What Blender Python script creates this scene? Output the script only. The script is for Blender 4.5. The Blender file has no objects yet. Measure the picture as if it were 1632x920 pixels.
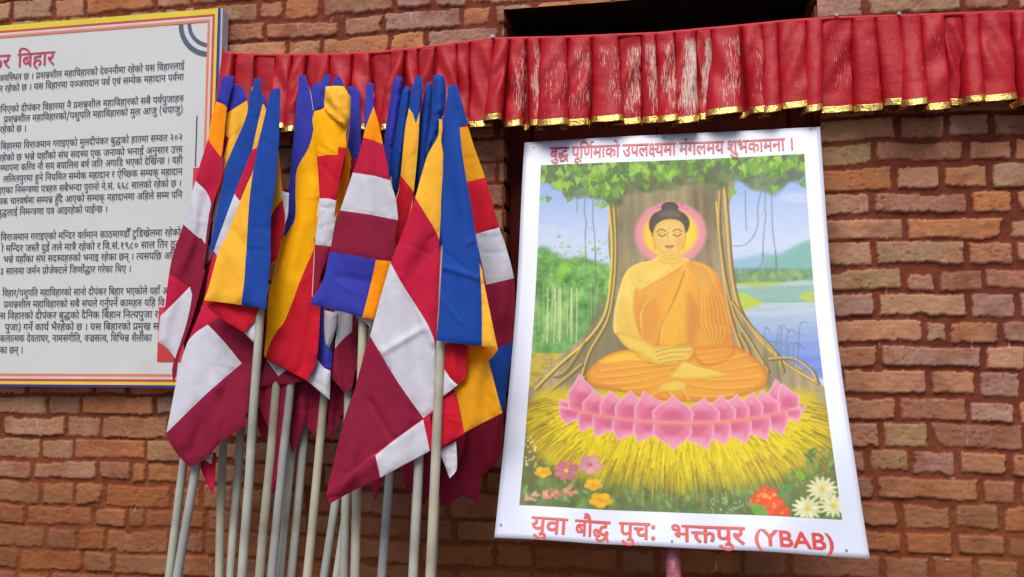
import bpy, bmesh, math, random
import numpy as np
from mathutils import Vector, Matrix, geometry

# ------------------------------------------------------------------ camera, light, exposure
S = bpy.context.scene
COL = S.collection
YAW, PITCH, FPX, DIST, EYE = math.radians(10.05), math.radians(4.75), 1300.0, 2.1, 1.5
FW = np.array([-math.sin(YAW) * math.cos(PITCH), math.cos(YAW) * math.cos(PITCH), math.sin(PITCH)])
RT = np.array([math.cos(YAW), math.sin(YAW), 0.0])
UP = np.cross(RT, FW)
CAM = np.array([0.0, -DIST, EYE])
cam_data = bpy.data.cameras.new('camera')
cam_data.sensor_width = 36.0
cam_data.lens = 36.0 * FPX / 1632.0
cam_data.clip_start = 0.05
cam_data.clip_end = 500.0
cam = bpy.data.objects.new('camera', cam_data)
COL.objects.link(cam)
cam.matrix_world = Matrix(((RT[0], UP[0], -FW[0], CAM[0]), (RT[1], UP[1], -FW[1], CAM[1]),
                           (RT[2], UP[2], -FW[2], CAM[2]), (0, 0, 0, 1)))
S.camera = cam

SUN_EL, SUN_AZ = math.radians(58), math.radians(186)     # azimuth: clockwise from +Y, light comes from there
world = bpy.data.worlds.new('World')
S.world = world
world.use_nodes = True
wn = world.node_tree.nodes
sky = wn.new('ShaderNodeTexSky')
sky.sky_type = 'NISHITA'
sky.sun_disc = False
sky.sun_elevation = SUN_EL
sky.sun_rotation = SUN_AZ
sky.air_density = 1.0
sky.dust_density = 1.5
sky.ozone_density = 1.0
wn['Background'].inputs['Strength'].default_value = 0.05
world.node_tree.links.new(sky.outputs['Color'], wn['Background'].inputs['Color'])
sun_data = bpy.data.lights.new('sun', 'SUN')
sun_data.energy = 1.5
sun_data.angle = math.radians(42)
sun_data.color = (1.0, 0.955, 0.885)
sun = bpy.data.objects.new('sun', sun_data)
COL.objects.link(sun)
sd = Vector((math.sin(SUN_AZ) * math.cos(SUN_EL), math.cos(SUN_AZ) * math.cos(SUN_EL), math.sin(SUN_EL)))
sun.rotation_euler = sd.to_track_quat('Z', 'Y').to_euler()
S.view_settings.view_transform = 'Standard'
S.view_settings.look = 'None'
S.view_settings.exposure = 1.2
S.view_settings.gamma = 1.0
S.view_settings.use_curve_mapping = False

# ------------------------------------------------------------------ helpers
rng = np.random.default_rng(7)
random.seed(7)

def ray(px, py):
    d = FW + RT * (px - 816.0) / FPX - UP * (py - 460.0) / FPX
    return d
def at(px, py, Y=0.0):
    """world point where the sight line through a photo pixel meets the upright plane y = Y"""
    d = ray(px, py)
    return CAM + d * ((Y - CAM[1]) / d[1])
def at_arr(P, Y):
    d = FW[None] + RT[None] * ((P[:, 0] - 816.0) / FPX)[:, None] - UP[None] * ((P[:, 1] - 460.0) / FPX)[:, None]
    return CAM[None] + d * ((Y - CAM[1]) / d[:, 1])[:, None]

def lin(r, g, b):
    f = lambda v: (v / 255) / 12.92 if v <= 10 else (((v / 255) + 0.055) / 1.055) ** 2.4
    return (f(r), f(g), f(b))

def tag(o, label=None, cat=None, group=None, kind=None):
    if label: o['label'] = label
    if cat: o['category'] = cat
    if group: o['group'] = group
    if kind: o['kind'] = kind
    return o
def empty(name, loc):
    o = bpy.data.objects.new(name, None)
    o.empty_display_size = 0.1
    o.location = loc
    COL.objects.link(o)
    return o
def mesh_obj(name, verts, faces, mats, parent=None, smooth=False, fmat=None):
    """one mesh object; vertices in world space, re-based on the parent's origin"""
    off = Vector(parent.location) if parent else Vector((0, 0, 0))
    if parent and parent.parent: off = off + Vector(parent.parent.location)
    me = bpy.data.meshes.new(name)
    V = np.asarray(verts, dtype=float) - np.array(off)
    me.from_pydata(V.tolist() if len(V) < 200000 else V, [], faces if not isinstance(faces, np.ndarray) else faces.tolist())
    for m in (mats if isinstance(mats, (list, tuple)) else [mats]): me.materials.append(m)
    if fmat is not None: me.polygons.foreach_set('material_index', np.asarray(fmat, dtype=np.int32))
    if smooth: me.polygons.foreach_set('use_smooth', np.ones(len(me.polygons), dtype=bool))
    me.update()
    o = bpy.data.objects.new(name, me)
    COL.objects.link(o)
    if parent: o.parent = parent
    return o
def grid_faces(nu, nv, keep=None):
    i = np.arange((nu - 1) * (nv - 1))
    a = (i // (nu - 1)) * nu + i % (nu - 1)
    F = np.stack([a, a + 1, a + 1 + nu, a + nu], 1)
    return F if keep is None else F[keep]
def grid_obj(name, V, F, mat, parent=None, cols=None, uv=None, smooth=True):
    """fast big quad mesh"""
    off = np.array(parent.location) if parent else np.zeros(3)
    me = bpy.data.meshes.new(name)
    me.vertices.add(len(V)); me.vertices.foreach_set('co', (V - off).astype(np.float32).ravel())
    me.loops.add(F.size); me.loops.foreach_set('vertex_index', F.astype(np.int32).ravel())
    me.polygons.add(len(F))
    me.polygons.foreach_set('loop_start', np.arange(0, F.size, F.shape[1], dtype=np.int32))
    me.polygons.foreach_set('loop_total', np.full(len(F), F.shape[1], dtype=np.int32))
    me.update(calc_edges=True)
    if smooth: me.polygons.foreach_set('use_smooth', np.ones(len(F), dtype=bool))
    if cols is not None:
        ca = me.color_attributes.new('Col', 'FLOAT_COLOR', 'POINT')
        c4 = np.ones((len(V), 4), dtype=np.float32); c4[:, :cols.shape[1]] = cols
        ca.data.foreach_set('color', c4.ravel())
    if uv is not None:
        ul = me.uv_layers.new(name='UVMap')
        ul.data.foreach_set('uv', uv[F.ravel()].astype(np.float32).ravel())
    me.materials.append(mat)
    me.validate()
    o = bpy.data.objects.new(name, me); COL.objects.link(o)
    if parent: o.parent = parent
    return o
def box_geo(lo, hi):
    x0, y0, z0 = lo; x1, y1, z1 = hi
    V = [(x0, y0, z0), (x1, y0, z0), (x1, y1, z0), (x0, y1, z0), (x0, y0, z1), (x1, y0, z1), (x1, y1, z1), (x0, y1, z1)]
    F = [(0, 3, 2, 1), (4, 5, 6, 7), (0, 1, 5, 4), (1, 2, 6, 5), (2, 3, 7, 6), (3, 0, 4, 7)]
    return V, F
def boxes(name, bl, mat, parent=None, bev=0.0):
    V, F = [], []
    for lo, hi in bl:
        v, f = box_geo(lo, hi); n = len(V)
        V += v; F += [tuple(i + n for i in q) for q in f]
    o = mesh_obj(name, V, F, mat, parent)
    if bev:
        b = o.modifiers.new('bevel', 'BEVEL'); b.width = bev; b.segments = 2; b.limit_method = 'ANGLE'
    return o
def tube_geo(pts, rad, n=12, caps=True):
    pts = [np.array(p, float) for p in pts]
    V, F = [], []
    for i, p in enumerate(pts):
        t = pts[min(i + 1, len(pts) - 1)] - pts[max(i - 1, 0)]; t /= np.linalg.norm(t)
        a = np.cross(t, [0.0, 1.0, 0.1]); a /= np.linalg.norm(a); b = np.cross(t, a)
        r = rad[i] if hasattr(rad, '__len__') else rad
        for k in range(n):
            an = 2 * math.pi * k / n
            V.append(p + r * (math.cos(an) * a + math.sin(an) * b))
    for i in range(len(pts) - 1):
        for k in range(n):
            F.append((i * n + k, i * n + (k + 1) % n, (i + 1) * n + (k + 1) % n, (i + 1) * n + k))
    if caps:
        F.append(tuple(range(n))[::-1]); F.append(tuple((len(pts) - 1) * n + k for k in range(n)))
    return V, F

def vnoise(x, y, scale, seed):
    """smooth value noise in [-1,1]"""
    r = np.random.default_rng(seed).uniform(-1, 1, (257, 257))
    u = x / scale; v = y / scale
    iu = np.floor(u).astype(int); iv = np.floor(v).astype(int)
    fu = u - iu; fv = v - iv
    fu = fu * fu * (3 - 2 * fu); fv = fv * fv * (3 - 2 * fv)
    a = r[iu % 257, iv % 257]; b = r[(iu + 1) % 257, iv % 257]
    c = r[iu % 257, (iv + 1) % 257]; d = r[(iu + 1) % 257, (iv + 1) % 257]
    return (a * (1 - fu) + b * fu) * (1 - fv) + (c * (1 - fu) + d * fu) * fv
def fbm(x, y, scale, seed, octv=4, gain=0.5):
    t = 0; a = 1; n = 0
    for k in range(octv):
        t = t + a * vnoise(x + 13.7 * k, y - 7.3 * k, scale / 2 ** k, seed + k); n += a; a *= gain
    return t / n
def sstep(a, b, x):
    t = np.clip((x - a) / (b - a), 0, 1)
    return t * t * (3 - 2 * t)

def material(name, col=(.5, .5, .5), rough=0.6, spec=0.4, attr=False, var=0.0, vscale=30.0, bump=0.0, bscale=200.0,
             bdist=0.002, metal=0.0, sheen=0.0, dirt=None, coat=0.0):
    m = bpy.data.materials.new(name); m.use_nodes = True
    nt = m.node_tree; N = nt.nodes; L = nt.links; b = N['Principled BSDF']
    b.inputs['Roughness'].default_value = rough
    b.inputs['Specular IOR Level'].default_value = spec
    b.inputs['Metallic'].default_value = metal
    if sheen: b.inputs['Sheen Weight'].default_value = sheen
    if coat: b.inputs['Coat Weight'].default_value = coat
    tc = N.new('ShaderNodeTexCoord')
    if attr:
        a = N.new('ShaderNodeAttribute'); a.attribute_name = 'Col'; src = a.outputs['Color']
    else:
        rgb = N.new('ShaderNodeRGB'); rgb.outputs[0].default_value = (*col, 1); src = rgb.outputs[0]
    if var:
        no = N.new('ShaderNodeTexNoise'); no.inputs['Scale'].default_value = vscale; no.inputs['Detail'].default_value = 6
        L.new(tc.outputs['Object'], no.inputs['Vector'])
        mr = N.new('ShaderNodeMapRange'); mr.inputs['From Min'].default_value = .3; mr.inputs['From Max'].default_value = .7
        mr.inputs['To Min'].default_value = 1 - var; mr.inputs['To Max'].default_value = 1 + var
        L.new(no.outputs['Fac'], mr.inputs['Value'])
        mx = N.new('ShaderNodeVectorMath'); mx.operation = 'SCALE'
        L.new(src, mx.inputs[0]); L.new(mr.outputs[0], mx.inputs['Scale']); src = mx.outputs[0]
    if dirt:
        dc, dscale, lo, hi, amt = dirt
        no = N.new('ShaderNodeTexNoise'); no.inputs['Scale'].default_value = dscale; no.inputs['Detail'].default_value = 8
        L.new(tc.outputs['Object'], no.inputs['Vector'])
        mr = N.new('ShaderNodeMapRange'); mr.inputs['From Min'].default_value = lo; mr.inputs['From Max'].default_value = hi
        mr.inputs['To Max'].default_value = amt
        L.new(no.outputs['Fac'], mr.inputs['Value'])
        mx = N.new('ShaderNodeMix'); mx.data_type = 'RGBA'
        L.new(mr.outputs[0], mx.inputs[0]); L.new(src, mx.inputs[6]); mx.inputs[7].default_value = (*dc, 1); src = mx.outputs[2]
    L.new(src, b.inputs['Base Color'])
    if bump:
        nb = N.new('ShaderNodeTexNoise'); nb.inputs['Scale'].default_value = bscale; nb.inputs['Detail'].default_value = 4
        L.new(tc.outputs['Object'], nb.inputs['Vector'])
        bp = N.new('ShaderNodeBump'); bp.inputs['Strength'].default_value = bump; bp.inputs['Distance'].default_value = bdist
        L.new(nb.outputs['Fac'], bp.inputs['Height']); L.new(bp.outputs[0], b.inputs['Normal'])
    return m

def Z(ox, oy, s):
    return lambda *p: [(ox + p[i] / s, oy + p[i + 1] / s) for i in range(0, len(p), 2)]

# ------------------------------------------------------------------ ground
gm = material('courtyard_brick_paving', (0.13, 0.095, 0.075), .9, .2, var=.3, vscale=6, bump=.4, bscale=30, bdist=.01)
mesh_obj('ground', [(-200, -200, 0), (200, -200, 0), (200, 200, 0), (-200, 200, 0)], [(0, 1, 2, 3)], gm)
tag(bpy.data.objects['ground'], kind='structure')

# ------------------------------------------------------------------ brick wall with its window opening
COURSE = 0.0622
Z0 = at(1480, 574)[2]                       # a course centre read off the photograph
WX0, WX1 = at(803, 300)[0], at(1311, 300)[0]
WZ1 = at(860, 12)[2]
WZ0 = at(830, 800)[2]
wall = empty('brick_wall', (0, 0, 0))
tag(wall, 'old reddish brown brick wall with wide mud mortar joints behind everything', 'wall')

zR1 = Z(1332, 180, 2.42); zR2 = Z(1332, 540, 2.42); zL = Z(0, 600, 2.875); zT = Z(330, 0, 3.264); zTL = Z(0, 0, 3.98); zTR = Z(1232, 0, 4.08)
JP = []
for f, rows in ((zR1, [(60, 237, 425), (160, 145, 500, 685), (255, 222, 408), (350, 137, 512, 690), (450, 268, 655), (555, 148, 503, 690),
                       (655, 263, 390, 572), (755, 155, 510, 700), (852, 340, 432)]),
                (zR2, [(82, 165, 568), (187, 360, 548), (283, 240, 510, 700), (388, 172, 365, 728), (492, 288, 470), (598, 155, 560, 705),
                       (695, 250, 450), (798, 262, 455), (890, 180, 370, 540)]),
                (zL, [(100, 222, 377, 712), (190, 12, 310, 468), (292, 195, 342, 675), (392, 155, 450, 605), (490, 192, 345, 670),
                      (600, 120, 430, 590, 925), (700, 215, 360, 662)]),
                (zTR, [(35, 600, 1230)])):
    for r in rows:
        for x in r[1:]: JP += f(x, r[0])
for x, y in ((400, 85), (590, 80), (975, 60), (1175, 45), (1490, 25), (300, 210), (700, 190), (920, 180), (1325, 150), (270, 10)): JP += zT(x, y)
for x, y in ((340, 85), (545, 80), (985, 45), (80, 110)): JP += zTL(x, y)
def row_shift(x):                            # courses are not dead level
    return 0.006 * np.sin(x * 1.7 + .6) + 0.003 * np.sin(x * 4.1)
joints = {}
for p in JP:
    w = at(*p)
    k = int(round((w[2] - row_shift(w[0]) - Z0) / COURSE))
    joints.setdefault(k, []).append(w[0])
K0, K1 = int(math.floor((0 - Z0) / COURSE)) - 1, int((4.6 - Z0) / COURSE) + 2
LONG, SHORT = 0.208, 0.105
rr = random.Random(3)
rows = []
for k in range(K0, K1 + 1):
    js = sorted(joints.get(k, []))
    js = [j for i, j in enumerate(js) if i == 0 or j - js[i - 1] > .04]
    if not js: js = [rr.uniform(-.3, .3)]
    out = list(js)
    for a, b in zip(js[:-1], js[1:]):        # fill gaps between read joints
        g = b - a
        if g > .29:
            n = max(1, round(g / ((LONG + SHORT) / 2)))
            seq = [(LONG if (i + k) % 2 else SHORT) * rr.uniform(.9, 1.1) for i in range(n)]
            t = a; sc = g / sum(seq)
            for w in seq[:-1]: t += w * sc; out.append(t)
    x = js[-1]; i = 0
    while x < 4.3: x += (LONG if i % 2 else SHORT) * rr.uniform(.9, 1.12); i += 1; out.append(x)
    x = js[0]; i = 1
    while x > -4.5: x -= (LONG if i % 2 else SHORT) * rr.uniform(.9, 1.12); i += 1; out.append(x)
    rows.append(np.array(sorted(out)))
xs = np.unique(np.round(np.concatenate([np.arange(-4.2, -2.1, .02), np.arange(-2.1, 1.12, .0033), np.arange(1.12, 4.2, .02), [WX0, WX1]]), 5))
zs = np.unique(np.round(np.concatenate([np.arange(-.05, .80, .02), np.arange(.80, 2.66, .0034), np.arange(2.66, 4.4, .02), [WZ0, WZ1]]), 5))
X, Zg = np.meshgrid(xs, zs)
Xf, Zf = X.ravel(), Zg.ravel()
wx = Xf + .0022 * fbm(Xf, Zf, .03, 11, 3)
wz = Zf - row_shift(Xf) - .0022 * np.sin(Zf * 61 + 1.3) - .0013 * np.sin(Zf * 143) + .004 * vnoise(Xf, Zf, .11, 21) + .0022 * fbm(Xf, Zf, .025, 31, 3)
kr = np.round((wz - Z0) / COURSE).astype(int)
kr = np.clip(kr, K0, K1)
dl = np.zeros_like(Xf); dr = np.zeros_like(Xf); bid = np.zeros(Xf.shape, int)
for k in range(K0, K1 + 1):
    m = kr == k
    if not m.any(): continue
    J = rows[k - K0]; i = np.clip(np.searchsorted(J, wx[m]), 1, len(J) - 1)
    dl[m] = wx[m] - J[i - 1]; dr[m] = J[i] - wx[m]; bid[m] = (k - K0) * 397 + i
R = np.random.default_rng(5).uniform(0, 1, (120000, 10))
b = R[bid % 120000]
HJ = .0046 + .0012 * sstep(.2, .5, Xf)
zc = wz - (Z0 + kr * COURSE)
dL = dl - HJ - .004 * b[:, 0]; dR = dr - HJ - .004 * b[:, 1]
dB = zc + COURSE / 2 - HJ + .001 - .0060 * b[:, 2] ** 2 + .02 * (b[:, 8] - .5) * (dl - dr) * .35
dT = COURSE / 2 - zc - HJ + .001 - .0060 * b[:, 3] ** 2 - .02 * (b[:, 0] - .5) * (dl - dr) * .4
def smin(a, c, k=.0035):
    h = np.clip(.5 + .5 * (c - a) / k, 0, 1)
    return c * (1 - h) + a * h - k * h * (1 - h)
d = smin(smin(dL, dR), smin(dB, dT))
d += .0036 * fbm(Xf, Zf, .020, 41, 4, .7) + .0014 * vnoise(Xf, Zf, .0055, 45) - .016 * np.clip(fbm(Xf, Zf, .05, 47, 3) - .22, 0, 1)
mask = sstep(-.0010, .0016, d)
hgt = mask * (.0028 + .0040 * b[:, 4]) + mask * ((b[:, 5] - .5) * .016 * (dl - dr) + (b[:, 6] - .5) * .06 * zc)
hgt += mask * .0016 * fbm(Xf, Zf, .02, 51, 4) + mask * .0008 * vnoise(Xf, Zf * 3, .012, 52) + (1 - mask) * .0028 * fbm(Xf, Zf, .02, 55, 4)
pit = np.clip(fbm(Xf, Zf, .014, 57, 2) - .62, 0, 1) * mask
hgt -= .008 * pit
crack = np.clip(1 - np.abs(fbm(Xf, Zf * 2.4, .05, 61, 3)) / .018, 0, 1) * mask * (b[:, 7] > .5)
hgt -= .0025 * crack
pal = np.array([lin(176, 128, 104), lin(168, 118, 92), lin(184, 124, 88), lin(160, 128, 98), lin(160, 122, 112), lin(178, 112, 76), lin(168, 132, 108), lin(156, 104, 84)])
ci = (b[:, 9] * len(pal)).astype(int) % len(pal)
c1 = pal[ci]
c2 = pal[(ci + 1 + (b[:, 7] * 6).astype(int)) % len(pal)]
mixn = sstep(-.3, .5, fbm(Xf, Zf, .07, 71, 4))[:, None]
brick = (c1 * (1 - .5 * mixn) + c2 * .5 * mixn) * np.array([1.04, 1.02, .95])
brick *= (1 + .13 * fbm(Xf, Zf * 1.6, .012, 81, 4) + .16 * fbm(Xf, Zf, .09, 85, 3) + .22 * (b[:, 1:2].ravel() - .5))[:, None]
speck = sstep(.42, .6, vnoise(Xf, Zf, .006, 91)) * .22
brick = brick * (1 - speck[:, None]) + np.array(lin(196, 160, 138)) * speck[:, None]
brick *= (1 - .55 * np.clip(pit * 2, 0, 1) - .6 * crack)[:, None]
mort = np.array(lin(116, 60, 45))[None] * (1 + .22 * fbm(Xf, Zf, .03, 95, 4) + .12 * vnoise(Xf, Zf, .25, 97))[:, None]
# mud washed over the lower courses, smeared across joints, with painted shade deepening it
mud_shade = sstep(1.44, 1.08, Zf + .03 * np.clip(Xf, 0, 1) + .10 * fbm(Xf, Zf, .3, 101, 4)) * (.55 + .35 * fbm(Xf, Zf, .12, 105, 4))
mud_shade = np.clip(mud_shade * 1.1, 0, .9)[:, None]
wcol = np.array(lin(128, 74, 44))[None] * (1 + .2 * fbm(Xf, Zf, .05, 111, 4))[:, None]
cm = mask[:, None]
smear = (np.clip(fbm(Xf, Zf, .06, 115, 3) - .02, 0, 1) * .85)[:, None] * cm
base = brick * (1 - smear) + mort * smear * 1.12
colr = base * cm + mort * (1 - cm)
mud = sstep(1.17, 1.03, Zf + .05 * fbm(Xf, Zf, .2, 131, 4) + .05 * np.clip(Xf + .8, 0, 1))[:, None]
mud_shade = np.clip(mud_shade + mud * .35, 0, 1.2)
colr = colr * (1 - mud_shade * .74) + wcol * mud_shade * .74
# small pale scratches and lime drips
scr = np.clip(1 - np.abs(vnoise(Xf * 9, Zf, .09, 121) - .1) / .03, 0, 1) * sstep(.66, .75, vnoise(Xf, Zf, .045, 125))
colr = colr * (1 - .55 * scr[:, None]) + np.array(lin(205, 190, 180)) * .55 * scr[:, None]
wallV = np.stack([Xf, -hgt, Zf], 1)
nx, nz = len(xs), len(zs)
fx = np.tile((xs[:-1] + xs[1:]) / 2, nz - 1); fz = np.repeat((zs[:-1] + zs[1:]) / 2, nx - 1)
keep = ~((fx > WX0) & (fx < WX1) & (fz > WZ0) & (fz < WZ1))
wm = material('mud_brick', attr=True, rough=.95, spec=.04, var=.10, vscale=260, bump=.35, bscale=420, bdist=.0015)
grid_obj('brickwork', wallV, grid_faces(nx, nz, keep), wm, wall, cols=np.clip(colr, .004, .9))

# reveal of the opening: rough brick ends all round, each course stepping a little
jm = material('brick_reveal', lin(140, 78, 54), .95, .04, var=.3, vscale=24, bump=.5, bscale=120, bdist=.004)
REV = 0.30
bl = []
zz = Z0 + (math.floor((WZ0 - Z0) / COURSE) + .5) * COURSE
rj = random.Random(9)
while zz < WZ1 + .02:
    for sx in (WX0, WX1):
        q = rj.uniform(-.004, .002)
        lo, hi = max(zz + .008, WZ0), min(zz + COURSE - .006, WZ1)
        if hi - lo > .01:
            bl.append(((sx - .02, .004, lo), (sx + .006 + q, REV, hi)) if sx == WX0 else ((sx - .006 - q, .004, lo), (sx + .02, REV, hi)))
    zz += COURSE
bl.append(((WX0 - .03, .003, WZ0 - .01), (WX0 - .006, REV, WZ1 + .01)))
bl.append(((WX1 + .006, .003, WZ0 - .01), (WX1 + .03, REV, WZ1 + .01)))
bl.append(((WX0 - .03, .003, WZ0 - .05), (WX1 + .03, REV, WZ0 - .002)))
boxes('reveal', bl, jm, wall, .003)
boxes('lintel', [((WX0 - .03, .006, WZ1 + .004), (WX1 + .03, REV, WZ1 + .05))], material('shade_toned_timber', lin(46, 34, 28), .8, .2, var=.3, vscale=20), wall, .003)  # timber coloured dark to stand in for the shade inside the opening
# timber window in the opening: frame, two leaves, an open gap under the lintel with the dark room behind
wood = material('red_brown_timber', lin(88, 30, 22), .7, .08, var=.22, vscale=18, bump=.25, bscale=60, bdist=.002)
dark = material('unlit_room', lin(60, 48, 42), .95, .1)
win = boxes('window', [((WX0 + .004, .06, WZ0), (WX0 + .062, .13, WZ1 - .19)), ((WX1 - .062, .06, WZ0), (WX1 - .004, .13, WZ1 - .19)),
                       ((WX0 + .064, .062, WZ1 - .25), (WX1 - .064, .128, WZ1 - .192)), ((WX0 + .064, .062, WZ0 + .002), (WX1 - .064, .128, WZ0 + .06))], wood, wall, .004)
win.name = 'window'
sv = boxes('shutter', [((WX0 + .064, .085, WZ0 + .062), (WX0 + (WX1 - WX0) / 2 - .002, .115, WZ1 - .252)), ((WX0 + (WX1 - WX0) / 2 + .002, .085, WZ0 + .062), (WX1 - .064, .115, WZ1 - .252))], wood, win, .004)
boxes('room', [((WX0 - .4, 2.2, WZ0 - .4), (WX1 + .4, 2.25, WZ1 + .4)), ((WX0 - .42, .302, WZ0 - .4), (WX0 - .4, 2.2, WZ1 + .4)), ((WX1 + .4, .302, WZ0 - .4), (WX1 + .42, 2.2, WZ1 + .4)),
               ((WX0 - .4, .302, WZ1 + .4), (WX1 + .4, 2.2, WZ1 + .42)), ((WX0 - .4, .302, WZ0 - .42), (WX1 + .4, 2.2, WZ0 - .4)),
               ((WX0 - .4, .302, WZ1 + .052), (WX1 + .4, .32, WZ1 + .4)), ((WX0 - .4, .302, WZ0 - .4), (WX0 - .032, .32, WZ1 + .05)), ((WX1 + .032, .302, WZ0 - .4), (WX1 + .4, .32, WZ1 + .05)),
               ((WX0 - .03, .302, WZ0 - .4), (WX1 + .03, .32, WZ0 - .052))], dark, wall)
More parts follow.
